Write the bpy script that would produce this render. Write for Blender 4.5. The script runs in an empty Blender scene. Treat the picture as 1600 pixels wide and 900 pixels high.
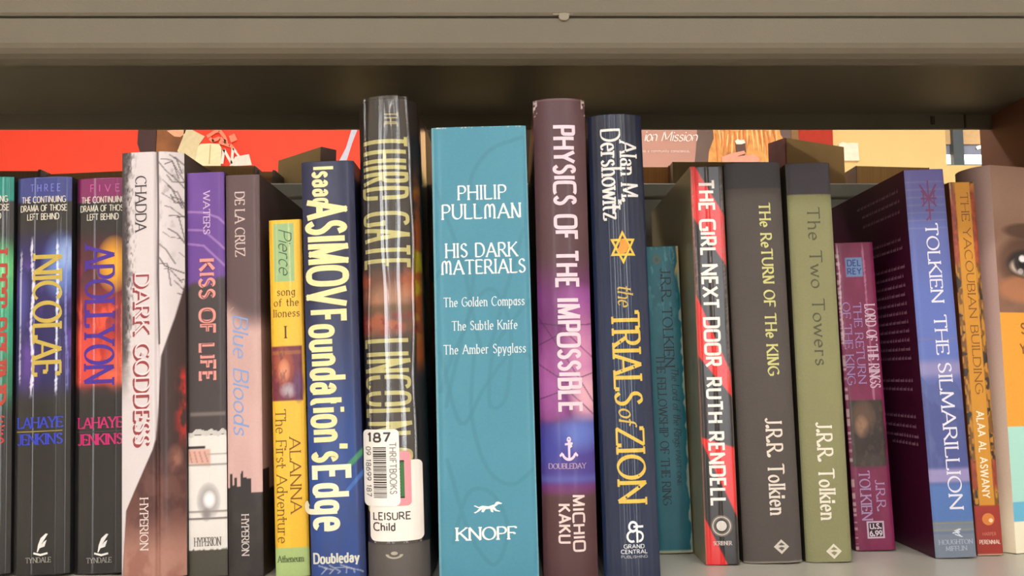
import bpy, bmesh, math, random
import numpy as np
from mathutils import Vector, Matrix

# ------------------------------------------------------------------ camera, world, lights, exposure
SC = bpy.context.scene
COL = SC.collection
SC.view_settings.view_transform = 'Standard'
SC.view_settings.look = 'None'
SC.view_settings.gamma = 1.0
SC.view_settings.use_curve_mapping = False
SC.view_settings.exposure = -0.3

F_PX, CAM_D, CAM_H = 1350.0, 0.467, 0.1017          # focal length in photo pixels, distance to the spines, eye height over the shelf
PITCH = math.atan(140.0 / F_PX)
cam_data = bpy.data.cameras.new('camera')
cam_data.sensor_width = 36.0
cam_data.lens = 36.0 * F_PX / 1600.0
cam_data.clip_start = 0.01
cam = bpy.data.objects.new('camera', cam_data)
COL.objects.link(cam)
cam.location = (0.0, -CAM_D, CAM_H)
cam.rotation_euler = (math.pi / 2 + PITCH, 0.0, 0.0)
SC.camera = cam

world = bpy.data.worlds.new('daylight')
SC.world = world
world.use_nodes = True
world.node_tree.nodes['Background'].inputs[0].default_value = (0.97, 0.98, 1.0, 1.0)
world.node_tree.nodes['Background'].inputs[1].default_value = 8.5

CEIL_Z, FLOOR_Z = 1.75, -1.15


def ceiling_lamp(x, y, sx, sy, watts, colour=(1.0, 0.965, 0.935)):
    d = bpy.data.lights.new('ceiling_lamp', 'AREA')
    d.shape = 'RECTANGLE'
    d.size, d.size_y = sx, sy
    d.energy = watts
    d.color = colour
    o = bpy.data.objects.new('ceiling_lamp', d)
    COL.objects.link(o)
    o.location = (x, y, CEIL_Z - 0.06)
    return o


K = 0.38
for lx in (-1.5, 0.0, 1.5):                          # rows of tubes over the aisle the picture is taken from
    ceiling_lamp(lx, -3.0, 0.06, 3.4, 44 * K)
ceiling_lamp(-0.9, -1.6, 1.2, 0.16, 68 * K)
ceiling_lamp(0.9, -1.6, 1.2, 0.16, 68 * K)
for lx in (-1.2, 0.3, 1.7):                          # rows over the aisle on the other side
    ceiling_lamp(lx, 1.25, 0.9, 0.3, 27)

SHOP_WINDOWS = (-1.25, 1.45)              # tall shop windows behind the viewer
for lx in SHOP_WINDOWS:
    portal = bpy.data.lights.new('shop_window_portal', 'AREA')
    portal.shape = 'RECTANGLE'
    portal.size, portal.size_y = 0.64, 2.4
    portal.cycles.is_portal = True
    po = bpy.data.objects.new('shop_window_portal', portal)
    COL.objects.link(po)
    po.location = (lx, -5.24, 0.52)
    po.rotation_euler = (math.pi / 2, 0, math.pi)


# ------------------------------------------------------------------ helpers
def srgb(c):
    c = np.asarray(c, float) / 255.0
    return np.where(c <= 0.04045, c / 12.92, ((c + 0.055) / 1.055) ** 2.4)


def lin(c):
    return tuple(float(v) for v in srgb(c)) + (1.0,)


def link(o, parent=None):
    COL.objects.link(o)
    if parent is not None:
        o.parent = parent
    return o


def tag(o, label=None, cat=None, group=None, kind=None):
    for k, v in (('label', label), ('category', cat), ('group', group), ('kind', kind)):
        if v:
            o[k] = v
    return o


def mesh_obj(name, verts, faces, mat, parent=None, smooth=False):
    me = bpy.data.meshes.new(name)
    me.from_pydata([tuple(v) for v in verts], [], faces)
    me.update()
    if smooth:
        me.polygons.foreach_set('use_smooth', [True] * len(me.polygons))
    if mat:
        me.materials.append(mat)
    return link(bpy.data.objects.new(name, me), parent)


def bm_obj(name, bm, mat, parent=None, smooth=False):
    bmesh.ops.recalc_face_normals(bm, faces=bm.faces[:])
    me = bpy.data.meshes.new(name)
    bm.to_mesh(me)
    bm.free()
    if smooth:
        me.polygons.foreach_set('use_smooth', [True] * len(me.polygons))
    me.materials.append(mat)
    return link(bpy.data.objects.new(name, me), parent)


def bm_box(bm, lo, hi, bevel=0.0, seg=2):
    r = bmesh.ops.create_cube(bm, size=1.0)
    for v in r['verts']:
        v.co = Vector([lo[i] + (v.co[i] + 0.5) * (hi[i] - lo[i]) for i in range(3)])
    if bevel > 0:
        es = list({e for v in r['verts'] for e in v.link_edges})
        bmesh.ops.bevel(bm, geom=es, offset=bevel, segments=seg, affect='EDGES', profile=0.6)


def box_obj(name, lo, hi, mat, parent=None, bevel=0.0):
    bm = bmesh.new()
    bm_box(bm, lo, hi, bevel)
    return bm_obj(name, bm, mat, parent)


def extrude_profile(name, pts, x0, x1, mat, parent=None, closed=True):
    """A profile in (y, z), run along x."""
    n = len(pts)
    verts = [(x0, p[0], p[1]) for p in pts] + [(x1, p[0], p[1]) for p in pts]
    faces = []
    for i in range(n if closed else n - 1):
        j = (i + 1) % n
        faces.append((i, j, n + j, n + i))
    if closed:
        faces += [tuple(range(n))[::-1], tuple(range(n, 2 * n))]
    bm = bmesh.new()
    me = bpy.data.meshes.new('t')
    me.from_pydata(verts, [], faces)
    bm.from_mesh(me)
    bpy.data.meshes.remove(me)
    return bm_obj(name, bm, mat, parent)


# ------------------------------------------------------------------ materials
def new_mat(name):
    m = bpy.data.materials.new(name)
    m.use_nodes = True
    nt = m.node_tree
    return m, nt, nt.nodes['Principled BSDF']


def plain(name, rgb, rough=0.5, noise=0.06, scale=60.0, bump=0.0, spec=0.5, metallic=0.0, coat=0.0, bump_scale=None):
    """Procedural finish: a colour with a faint mottling and optional bump."""
    m, nt, b = new_mat(name)
    tc = nt.nodes.new('ShaderNodeTexCoord')
    n = nt.nodes.new('ShaderNodeTexNoise')
    n.inputs['Scale'].default_value = scale
    n.inputs['Detail'].default_value = 4
    nt.links.new(tc.outputs['Object'], n.inputs['Vector'])
    r = nt.nodes.new('ShaderNodeValToRGB')
    c = np.array(lin(rgb)[:3])
    r.color_ramp.elements[0].position = 0.3
    r.color_ramp.elements[1].position = 0.7
    r.color_ramp.elements[0].color = tuple(c * (1 - noise)) + (1,)
    r.color_ramp.elements[1].color = tuple(np.minimum(c * (1 + noise), 1)) + (1,)
    nt.links.new(n.outputs['Fac'], r.inputs['Fac'])
    nt.links.new(r.outputs['Color'], b.inputs['Base Color'])
    b.inputs['Roughness'].default_value = rough
    b.inputs['Specular IOR Level'].default_value = spec
    b.inputs['Metallic'].default_value = metallic
    b.inputs['Coat Weight'].default_value = coat
    if bump > 0:
        n2 = nt.nodes.new('ShaderNodeTexNoise')
        n2.inputs['Scale'].default_value = bump_scale or scale * 6
        nt.links.new(tc.outputs['Object'], n2.inputs['Vector'])
        bp = nt.nodes.new('ShaderNodeBump')
        bp.inputs['Strength'].default_value = bump
        bp.inputs['Distance'].default_value = 0.001
        nt.links.new(n2.outputs['Fac'], bp.inputs['Height'])
        nt.links.new(bp.outputs['Normal'], b.inputs['Normal'])
    return m


def printed(name, rough=0.45, spec=0.4, coat=0.0, bump=0.05, aniso=0.0):
    """Printed paper or cloth: the print is a colour attribute of the mesh, the sheen is procedural."""
    m, nt, b = new_mat(name)
    a = nt.nodes.new('ShaderNodeAttribute')
    a.attribute_name = 'Print'
    tc = nt.nodes.new('ShaderNodeTexCoord')
    n = nt.nodes.new('ShaderNodeTexNoise')
    n.inputs['Scale'].default_value = 900.0
    n.inputs['Detail'].default_value = 3
    nt.links.new(tc.outputs['Object'], n.inputs['Vector'])
    mx = nt.nodes.new('ShaderNodeMix')
    mx.data_type = 'RGBA'
    mx.blend_type = 'OVERLAY'
    mx.inputs[0].default_value = 0.10
    nt.links.new(a.outputs['Color'], mx.inputs[6])
    nt.links.new(n.outputs['Color'], mx.inputs[7])
    nt.links.new(mx.outputs[2], b.inputs['Base Color'])
    b.inputs['Roughness'].default_value = rough
    b.inputs['Specular IOR Level'].default_value = spec
    b.inputs['Coat Weight'].default_value = coat
    b.inputs['Coat Roughness'].default_value = 0.12
    if bump:
        bp = nt.nodes.new('ShaderNodeBump')
        bp.inputs['Strength'].default_value = bump
        bp.inputs['Distance'].default_value = 0.0006
        nt.links.new(n.outputs['Fac'], bp.inputs['Height'])
        nt.links.new(bp.outputs['Normal'], b.inputs['Normal'])
    if aniso:                                        # brushed-looking laminate: highlights run along the spine
        add_film(nt, b.outputs[0], aniso)
    return m


def add_film(nt, under, gain, rough=0.15, aniso=0.66, wrinkle=0.12):
    gl = nt.nodes.new('ShaderNodeBsdfAnisotropic')
    gl.inputs['Roughness'].default_value = rough
    gl.inputs['Anisotropy'].default_value = aniso
    gl.inputs['Color'].default_value = (1, 1, 1, 1)
    tg = nt.nodes.new('ShaderNodeTangent')
    tg.direction_type = 'RADIAL'
    tg.axis = 'Z'
    nt.links.new(tg.outputs[0], gl.inputs['Tangent'])
    tc = nt.nodes.new('ShaderNodeTexCoord')
    mp = nt.nodes.new('ShaderNodeMapping')
    mp.inputs['Scale'].default_value = (150, 150, 30)
    n = nt.nodes.new('ShaderNodeTexNoise')
    n.inputs['Scale'].default_value = 1
    nt.links.new(tc.outputs['Object'], mp.inputs['Vector'])
    nt.links.new(mp.outputs['Vector'], n.inputs['Vector'])
    bp = nt.nodes.new('ShaderNodeBump')
    bp.inputs['Strength'].default_value = wrinkle
    bp.inputs['Distance'].default_value = .0006
    nt.links.new(n.outputs['Fac'], bp.inputs['Height'])
    nt.links.new(bp.outputs['Normal'], gl.inputs['Normal'])
    fr = nt.nodes.new('ShaderNodeFresnel')
    fr.inputs['IOR'].default_value = 1.55
    mu = nt.nodes.new('ShaderNodeMath')
    mu.operation = 'MULTIPLY'
    mu.inputs[1].default_value = gain
    mu.use_clamp = True
    mix = nt.nodes.new('ShaderNodeMixShader')
    nt.links.new(fr.outputs['Fac'], mu.inputs[0])
    nt.links.new(mu.outputs[0], mix.inputs['Fac'])
    nt.links.new(under, mix.inputs[1])
    nt.links.new(gl.outputs[0], mix.inputs[2])
    nt.links.new(mix.outputs[0], nt.nodes['Material Output'].inputs['Surface'])


def page_mat(name, rgb):
    m, nt, b = new_mat(name)
    tc = nt.nodes.new('ShaderNodeTexCoord')
    mp = nt.nodes.new('ShaderNodeMapping')
    mp.inputs['Scale'].default_value = (2600, 8, 8)
    n = nt.nodes.new('ShaderNodeTexNoise')
    n.inputs['Scale'].default_value = 1.0
    n.inputs['Detail'].default_value = 2
    nt.links.new(tc.outputs['Object'], mp.inputs['Vector'])
    nt.links.new(mp.outputs['Vector'], n.inputs['Vector'])
    r = nt.nodes.new('ShaderNodeValToRGB')
    c = np.array(lin(rgb)[:3])
    r.color_ramp.elements[0].position = 0.25
    r.color_ramp.elements[1].position = 0.75
    r.color_ramp.elements[0].color = tuple(c * 0.72) + (1,)
    r.color_ramp.elements[1].color = tuple(np.minimum(c * 1.12, 1)) + (1,)
    nt.links.new(n.outputs['Fac'], r.inputs['Fac'])
    nt.links.new(r.outputs['Color'], b.inputs['Base Color'])
    b.inputs['Roughness'].default_value = 0.9
    return m


def emitter(name, rgb, strength):
    m, nt, b = new_mat(name)
    b.inputs['Base Color'].default_value = lin(rgb)
    b.inputs['Emission Color'].default_value = lin(rgb)
    b.inputs['Emission Strength'].default_value = strength
    return m


_ink = {}


def ink(rgb, rough=0.45, metallic=0.0):
    key = (tuple(rgb), rough, metallic)
    if key not in _ink:
        _ink[key] = plain('ink', rgb, rough=rough, noise=0.05, scale=400.0, metallic=metallic, spec=0.4)
    return _ink[key]


# ------------------------------------------------------------------ measuring: a row/column of the photograph to metres on an upright plane
def meas(px, py, d):
    """Point (x, z) on the plane d metres in front of the eye."""
    cx, cy = (px - 800.0) / F_PX, (450.0 - py) / F_PX
    c, s = math.cos(PITCH), math.sin(PITCH)
    fy, fz = c - cy * s, s + cy * c
    return cx * d / fy, CAM_H + fz * d / fy


def d_of_base(py):
    """Distance of a foot that stands on the shelf at image row py."""
    cy = (450.0 - py) / F_PX
    c, s = math.cos(PITCH), math.sin(PITCH)
    return -CAM_H * (c - cy * s) / (s + cy * c)


# ------------------------------------------------------------------ numpy print helpers
def _hash(ix, iy, seed):
    h = (ix * 374761393 + iy * 668265263 + seed * 1442695041) & 0xffffffff
    h = ((h ^ (h >> 13)) * 1274126177) & 0xffffffff
    return ((h ^ (h >> 16)) & 0xffff) / 65535.0


def vnoise(x, y, seed=0):
    ix, iy = np.floor(x).astype(np.int64), np.floor(y).astype(np.int64)
    fx, fy = x - ix, y - iy
    fx, fy = fx * fx * (3 - 2 * fx), fy * fy * (3 - 2 * fy)
    a, b = _hash(ix, iy, seed), _hash(ix + 1, iy, seed)
    c, d = _hash(ix, iy + 1, seed), _hash(ix + 1, iy + 1, seed)
    return (a * (1 - fx) + b * fx) * (1 - fy) + (c * (1 - fx) + d * fx) * fy


def fbm(x, y, seed=0, oct=4):
    t, amp, tot = 0.0, 0.5, 0.0
    for k in range(oct):
        t = t + amp * vnoise(x * 2 ** k, y * 2 ** k, seed + 17 * k)
        tot += amp
        amp *= 0.5
    return t / tot


def sm(a, b, x):
    t = np.clip((x - a) / (b - a), 0, 1)
    return t * t * (3 - 2 * t)


class Art:
    """A print in progress: u 0..1 across, Y = row, X = millimetres across, Z = millimetres down."""
    def __init__(self, u, Y, X, Z, base):
        self.u, self.Y, self.X, self.Z = u, Y, X, Z
        self.c = np.ones(u.shape + (3,)) * np.array(base, float)

    def lay(self, mask, rgb):
        m = np.clip(mask, 0, 1)[..., None]
        self.c = self.c * (1 - m) + np.array(rgb, float) * m
        return self

    def mul(self, f):
        self.c = np.clip(self.c * f[..., None], 0, 255)
        return self

    def band(self, y0, y1, rgb, soft=1.0, u0=-1, u1=2, a=1.0):
        m = sm(y0 - soft, y0 + soft, self.Y) * (1 - sm(y1 - soft, y1 + soft, self.Y))
        m = m * sm(u0 - .02, u0 + .02, self.u) * (1 - sm(u1 - .02, u1 + .02, self.u))
        return self.lay(m * a, rgb)

    def blob(self, u, y, ru, ry, rgb, a=1.0, p=1.0):
        r = ((self.u - u) / ru) ** 2 + ((self.Y - y) / ry) ** 2
        return self.lay(a * np.clip(1 - r, 0, 1) ** p, rgb)

    def n(self, sx, sz, seed=0, oct=4):
        return fbm(self.X * sx, self.Z * sz, seed, oct)

    def line(self, pts, half, rgb, a=1.0):
        """A thin line through (u, Y) points, half width in rows."""
        m = np.zeros(self.u.shape)
        W = self.X.max() / max(self.u.max(), 1e-6) * 2.9
        for (a0, b0), (a1, b1) in zip(pts[:-1], pts[1:]):
            x0, x1 = a0 * W, a1 * W
            dx, dy = x1 - x0, b1 - b0
            L = dx * dx + dy * dy + 1e-9
            t = np.clip(((self.u * W - x0) * dx + (self.Y - b0) * dy) / L, 0, 1)
            dd = np.hypot(self.u * W - x0 - t * dx, self.Y - b0 - t * dy)
            m = np.maximum(m, 1 - sm(half * .6, half * 1.4, dd))
        return self.lay(m * a, rgb)

    def crease(self, u, half, y0, y1, rgb=(205, 205, 215), a=0.8, seed=0, rag=1.0):
        """Worn white crack along a paperback spine, ragged like cracked laminate."""
        w = vnoise(self.Z * 0.05, self.Z * 0 + 3.1, seed) - 0.5
        g = vnoise(self.Z * 0.9 + self.X * 0.5, self.Z * 0 + 1.7, seed + 3)
        d = np.abs(self.u - u - 0.05 * w)
        m = 1 - sm(half * .5, half * 1.2, d + half * 0.9 * rag * (g - 0.4))
        m = m * sm(y0 - 8, y0 + 8, self.Y) * (1 - sm(y1 - 8, y1 + 8, self.Y))
        return self.lay(m * a, rgb)


# ------------------------------------------------------------------ a pen-drawn alphabet
def _a(cx, cy, rx, ry, a0, a1):
    return ('a', cx, cy, rx, ry, a0, a1)


G = {
 'A': (.84, [(0,0,.42,1), (.42,1,.84,0), (.15,.34,.69,.34)]),
 'B': (.62, [(.04,0,.04,1), (.04,1,.32,1), (.04,.53,.34,.53), (.04,0,.34,0), _a(.32,.765,.25,.235,90,-90), _a(.34,.265,.28,.265,90,-90)]),
 'C': (.78, [_a(.46,.5,.44,.5,48,312)]),
 'D': (.78, [(.04,0,.04,1), (.04,1,.32,1), (.04,0,.32,0), _a(.32,.5,.44,.5,90,-90)]),
 'E': (.58, [(.04,0,.04,1), (.04,1,.56,1), (.04,.52,.46,.52), (.04,0,.58,0)]),
 'F': (.55, [(.04,0,.04,1), (.04,1,.55,1), (.04,.52,.45,.52)]),
 'G': (.82, [_a(.46,.5,.44,.5,48,330), (.82,.46,.82,.14), (.56,.46,.82,.46)]),
 'H': (.78, [(.04,0,.04,1), (.74,0,.74,1), (.04,.52,.74,.52)]),
 'I': (.14, [(.07,0,.07,1)]),
 'J': (.42, [(.36,1,.36,.22), _a(.18,.22,.18,.24,0,-150)]),
 'K': (.74, [(.04,0,.04,1), (.68,1,.06,.44), (.24,.6,.74,0)]),
 'L': (.56, [(.04,0,.04,1), (.04,0,.56,0)]),
 'M': (.94, [(.06,0,.1,1), (.1,1,.47,.1), (.47,.1,.84,1), (.84,1,.88,0)]),
 'N': (.8, [(.04,0,.04,1), (.04,1,.76,0), (.76,0,.76,1)]),
 'O': (.88, [_a(.44,.5,.42,.5,0,360)]),
 'P': (.6, [(.04,0,.04,1), (.04,1,.32,1), (.04,.46,.32,.46), _a(.32,.73,.27,.27,90,-90)]),
 'Q': (.88, [_a(.44,.5,.42,.5,0,360), (.5,.2,.86,-.12)]),
 'R': (.7, [(.04,0,.04,1), (.04,1,.32,1), (.04,.48,.32,.48), _a(.32,.74,.26,.26,90,-90), (.3,.48,.7,0)]),
 'S': (.56, [('c', (.5,.83), (.38,.97), (.2,.97), (.07,.82), (.1,.64), (.3,.52), (.48,.38), (.52,.2), (.4,.04), (.2,.02), (.04,.16))]),
 'T': (.72, [(.36,0,.36,1), (0,1,.72,1)]),
 'U': (.76, [(.04,1,.04,.34), _a(.38,.34,.34,.34,180,360), (.72,.34,.72,1)]),
 'V': (.8, [(0,1,.4,0), (.4,0,.8,1)]),
 'W': (1.12, [(0,1,.28,0), (.28,0,.56,.96), (.56,.96,.84,0), (.84,0,1.12,1)]),
 'X': (.76, [(0,0,.76,1), (0,1,.76,0)]),
 'Y': (.74, [(0,1,.37,.48), (.74,1,.37,.48), (.37,.48,.37,0)]),
 'Z': (.68, [(.02,1,.66,1), (.66,1,.02,0), (.02,0,.68,0)]),
 'a': (.5, [('c', (.07,.5), (.15,.6), (.27,.635), (.39,.58), (.44,.44)), (.44,.46,.44,0), _a(.23,.185,.19,.185,0,360)]),
 'a_': (.5, [(.44,.64,.44,0), _a(.24,.31,.2,.31,0,360)]),
 'b': (.52, [(.05,1,.05,0), _a(.26,.31,.22,.31,0,360)]),
 'c': (.46, [_a(.26,.31,.22,.32,45,315)]),
 'd': (.52, [(.46,1,.46,0), _a(.25,.31,.21,.31,0,360)]),
 'e': (.5, [_a(.26,.31,.22,.32,0,315), (.06,.33,.47,.33)]),
 'f': (.36, [(.14,0,.14,.8), _a(.3,.8,.16,.18,180,50), (0,.62,.32,.62)]),
 'g': (.52, [_a(.25,.33,.21,.29,0,360), (.46,.64,.46,-.1), _a(.25,-.1,.21,.2,0,-150)]),
 'h': (.52, [(.05,0,.05,1), _a(.26,.4,.2,.23,180,0), (.46,.4,.46,0)]),
 'i': (.12, [(.06,0,.06,.62), (.06,.82,.06,.93)]),
 'j': (.2, [(.14,.62,.14,-.14), _a(.02,-.14,.12,.16,0,-120), (.14,.82,.14,.93)]),
 'k': (.5, [(.05,0,.05,1), (.46,.62,.07,.26), (.2,.38,.5,0)]),
 'l': (.12, [(.06,0,.06,1)]),
 'm': (.84, [(.05,0,.05,.64), _a(.23,.42,.18,.21,180,0), (.41,.42,.41,0), _a(.6,.42,.19,.21,180,0), (.79,.42,.79,0)]),
 'n': (.52, [(.05,0,.05,.64), _a(.26,.4,.2,.23,180,0), (.46,.4,.46,0)]),
 'o': (.54, [_a(.27,.31,.25,.32,0,360)]),
 'p': (.52, [(.05,.64,.05,-.32), _a(.26,.31,.22,.31,0,360)]),
 'q': (.52, [(.46,.64,.46,-.32), _a(.25,.31,.21,.31,0,360)]),
 'r': (.36, [(.05,0,.05,.64), _a(.24,.42,.19,.21,180,50)]),
 's': (.4, [('c', (.36,.52), (.27,.62), (.14,.62), (.05,.52), (.08,.4), (.22,.33), (.34,.24), (.36,.12), (.27,.01), (.14,.0), (.03,.1))]),
 't': (.34, [(.14,.86,.14,.14), _a(.28,.15,.14,.15,180,290), (0,.62,.32,.62)]),
 'u': (.52, [(.05,.63,.05,.22), _a(.26,.22,.21,.22,180,360), (.47,.63,.47,0)]),
 'v': (.5, [(0,.63,.25,0), (.25,0,.5,.63)]),
 'w': (.76, [(0,.63,.19,0), (.19,0,.38,.6), (.38,.6,.57,0), (.57,0,.76,.63)]),
 'x': (.48, [(0,0,.48,.63), (0,.63,.48,0)]),
 'y': (.5, [(0,.63,.25,0), (.5,.63,.14,-.3)]),
 'z': (.44, [(.02,.62,.42,.62), (.42,.62,.02,0), (.02,0,.44,0)]),
 '0': (.56, [_a(.28,.5,.26,.5,0,360)]), '1': (.3, [(.18,0,.18,1), (.02,.82,.18,1)]),
 '2': (.56, [_a(.28,.74,.24,.26,170,-30), (.5,.62,.04,0), (.04,0,.54,0)]),
 '3': (.54, [_a(.25,.75,.23,.25,150,-90), _a(.25,.26,.26,.26,90,-150)]),
 '5': (.54, [(.1,1,.5,1), (.1,1,.08,.56), _a(.26,.32,.26,.32,130,-140)]),
 '6': (.56, [_a(.28,.3,.25,.3,0,360), ('c', (.03,.34), (.1,.7), (.42,1))]),
 '7': (.54, [(.02,1,.52,1), (.52,1,.18,0)]),
 '8': (.56, [_a(.28,.75,.21,.25,0,360), _a(.28,.26,.26,.26,0,360)]),
 '9': (.56, [_a(.28,.7,.25,.3,0,360), ('c', (.53,.66), (.46,.3), (.14,0))]),
 '.': (.14, [_a(.07,.08,.07,.07,0,360)]), ',': (.14, [(.08,.1,.03,-.12)]), "'": (.14, [(.08,1,.06,.76)]), '-': (.34, [(.02,.4,.32,.4)]),
 ' ': (.34, []),
}
# broad round-hand capitals used on the blue omnibus and the two cloth hardbacks
G['M_'] = (.92, [(.1,0,.1,.6), _a(.28,.6,.18,.36,180,0), (.46,.6,.46,.05), _a(.64,.6,.18,.36,180,0), (.82,.6,.82,0)])
G['N_'] = (.72, [(.06,0,.06,1), ('c', (.06,.95), (.25,.6), (.5,.1), (.66,.02)), (.66,.02,.66,1)])

STY = {  # nib angle, thick, thin, serif, squareness, slant, tracking
 'roman':   (12, .145, .055, .12, 2.0, 0, .14),
 'boldrom': (12, .175, .075, .10, 2.0, 0, .12),
 'ital':    (18, .11, .045, .05, 2.0, .2, .1),
 'uncial':  (28, .15, .06, .05, 2.0, 0, .2),
 'script':  (35, .10, .045, 0, 2.0, .25, .06),
 'sans':    (0, .14, .14, 0, 2.4, 0, .18),
 'bold':    (0, .24, .22, 0, 2.6, 0, .22),
 'heavy':   (0, .30, .25, 0, 2.8, 0, .26),
 'tall':    (0, .10, .06, 0, 3.5, 0, .40),
 'tech':    (0, .21, .19, .0, 5.0, 0, .26),
 'thin':    (0, .085, .085, 0, 2.2, 0, .2),
}


def _samp(seg, sq, step_n=14):
    if seg[0] == 'a':
        _, cx, cy, rx, ry, a0, a1 = seg
        n = max(6, int(abs(a1 - a0) / 360 * 28))
        out = []
        for i in range(n + 1):
            t = math.radians(a0 + (a1 - a0) * i / n)
            c, s = math.cos(t), math.sin(t)
            e = 2.0 / sq
            out.append((cx + rx * math.copysign(abs(c) ** e, c), cy + ry * math.copysign(abs(s) ** e, s)))
        return out, True
    if seg[0] == 'c':
        p = [np.array(q) for q in seg[1:]]
        p = [2 * p[0] - p[1]] + p + [2 * p[-1] - p[-2]]
        out = []
        for i in range(1, len(p) - 2):
            for k in range(4):
                t = k / 4
                q = 0.5 * (2 * p[i] + (p[i + 1] - p[i - 1]) * t + (2 * p[i - 1] - 5 * p[i] + 4 * p[i + 1] - p[i + 2]) * t * t
                           + (-p[i - 1] + 3 * p[i] - 3 * p[i + 1] + p[i + 2]) * t ** 3)
                out.append(tuple(q))
        out.append(tuple(p[-2]))
        return out, True
    return [(seg[0], seg[1]), (seg[2], seg[3])], False


def text_quads(text, style, wide, high, uncial=False, max_step=1.6, weight=1.0):
    """Lettering `wide` x `high` mm as quads in (along, up) mm; high = cap height."""
    ang, thick, thin, serif, sq, slant, track = STY[style]
    ang = math.radians(ang)
    lay, x = [], 0.0
    for ch in text:
        key = ch + '_' if uncial and ch + '_' in G else ch
        w, segs = G.get(key, G[' '])
        lay.append((x, segs))
        x += w + track
    total = max(x - track, 1e-3)
    sx, sy = wide / total, high
    thick, thin = thick * high * weight, thin * high * weight
    lim = 0.26 * sx if style in ('heavy', 'bold', 'tech') else 0.2 * sx       # narrow letters keep open counters
    k = min(1.0, max(lim, 0.35 * thick) / thick) if sx < high * 0.8 else 1.0
    thick, thin = thick * max(k, 0.5), thin * max(k, 0.7)
    quads = []
    stroke = [0]

    def hw(d):
        L = math.hypot(*d) or 1
        s = abs((d[0] * math.sin(ang) - d[1] * math.cos(ang)) / L)
        return 0.5 * (thin + (thick - thin) * s)

    def ribbon(pts):
        P = np.array(pts)
        n = len(P)
        T = np.zeros_like(P)
        T[1:-1] = P[2:] - P[:-2]
        T[0], T[-1] = P[1] - P[0], P[-1] - P[-2]
        if n > 3 and np.hypot(*(P[0] - P[-1])) < 1e-4 * high + 1e-6:
            T[0] = T[-1] = P[1] - P[-2]
        h = np.array([hw(t) for t in T])[:, None]
        L = np.hypot(T[:, 0], T[:, 1])[:, None] + 1e-9
        N = np.stack([-T[:, 1], T[:, 0]], 1) / L
        A, B = P + N * h, P - N * h
        stroke[0] += 1
        lay_ = (stroke[0] % 12) * 0.004
        for i in range(n - 1):
            quads.append((A[i], B[i], B[i + 1], A[i + 1], lay_))

    def bar(p, q):
        n = max(1, int(math.hypot(q[0] - p[0], q[1] - p[1]) / max_step))
        ribbon([(p[0] + (q[0] - p[0]) * i / n, p[1] + (q[1] - p[1]) * i / n) for i in range(n + 1)])

    for ox, segs in lay:
        sampled = []
        for s in segs:
            pts, curve = _samp(s, sq)
            sampled.append(([((ox + p[0] + slant * p[1]) * sx, p[1] * sy) for p in pts], curve, pts))
        ends = [q for pts, cv, raw in sampled for q in (raw[0], raw[-1])]
        for pts, curve, raw in sampled:
            if curve:
                ribbon(pts)
                continue
            p, q = pts
            d = (q[0] - p[0], q[1] - p[1])
            L = math.hypot(*d) or 1
            h = hw(d)
            e = [0.0, 0.0]
            for i, r in enumerate((raw[0], raw[1])):
                cnt = sum(1 for z in ends if abs(z[0] - r[0]) < .05 and abs(z[1] - r[1]) < .05)
                if cnt > 1:
                    e[i] = 0.5 * min(h, thick * .5, max(thin * .6, h * .5)) if style not in ('heavy', 'bold', 'sans', 'tech', 'thin', 'tall') else thin * .5 * .9
                elif serif:
                    pt = (p, q)[i]
                    if abs(d[1]) > abs(d[0]) * 0.6 and (r[1] < .05 or r[1] > .55):
                        bar((pt[0] - h - serif * sy * .55, pt[1]), (pt[0] + h + serif * sy * .55, pt[1]))
                    elif abs(d[0]) > abs(d[1]) * 3 and raw[0][1] != .34:
                        sgn = -1 if r[1] > .5 else 1
                        tip = (pt[0] + sgn * 0, pt[1])
                        bar(tip, (tip[0], tip[1] + sgn * serif * sy * 1.3))
            a = (p[0] - d[0] / L * e[0], p[1] - d[1] / L * e[0])
            b = (q[0] + d[0] / L * e[1], q[1] + d[1] / L * e[1])
            bar(a, b)
    return quads


# ------------------------------------------------------------------ books
MM = 0.001


def row_of(z, d):
    c, s = math.cos(PITCH), math.sin(PITCH)
    dz = z - CAM_H
    return 450.0 - F_PX * (-d * s + dz * c) / (d * c + dz * s)


class Face:
    """A face of a book: (a, z) in millimetres, a from its left edge as seen, z above the foot."""
    def __init__(self, fn, w, h, d, tilt):
        self.fn, self.w, self.h, self.d, self.tilt = fn, w, h, d, tilt

    def at(self, a, z, off=0.0):
        return self.fn(a, z, off)

    def z_of(self, py):
        return meas(800, py, self.d)[1] / math.cos(self.tilt) * 1000


def prof_flat(r=1.0, p=10.0):
    return lambda u, w: r * abs(2 * u / w - 1) ** p


def prof_ridged(base, ridges):
    """A spine with raised lengthways creases: (where 0..1, half width mm, height mm)."""
    return lambda u, w: base(u, w) - sum(h * math.exp(-((u - c * w) / s) ** 2) for c, s, h in ridges)


def prof_round(b=4.0, p=2.4):
    return lambda u, w: b * abs(2 * u / w - 1) ** p


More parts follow.
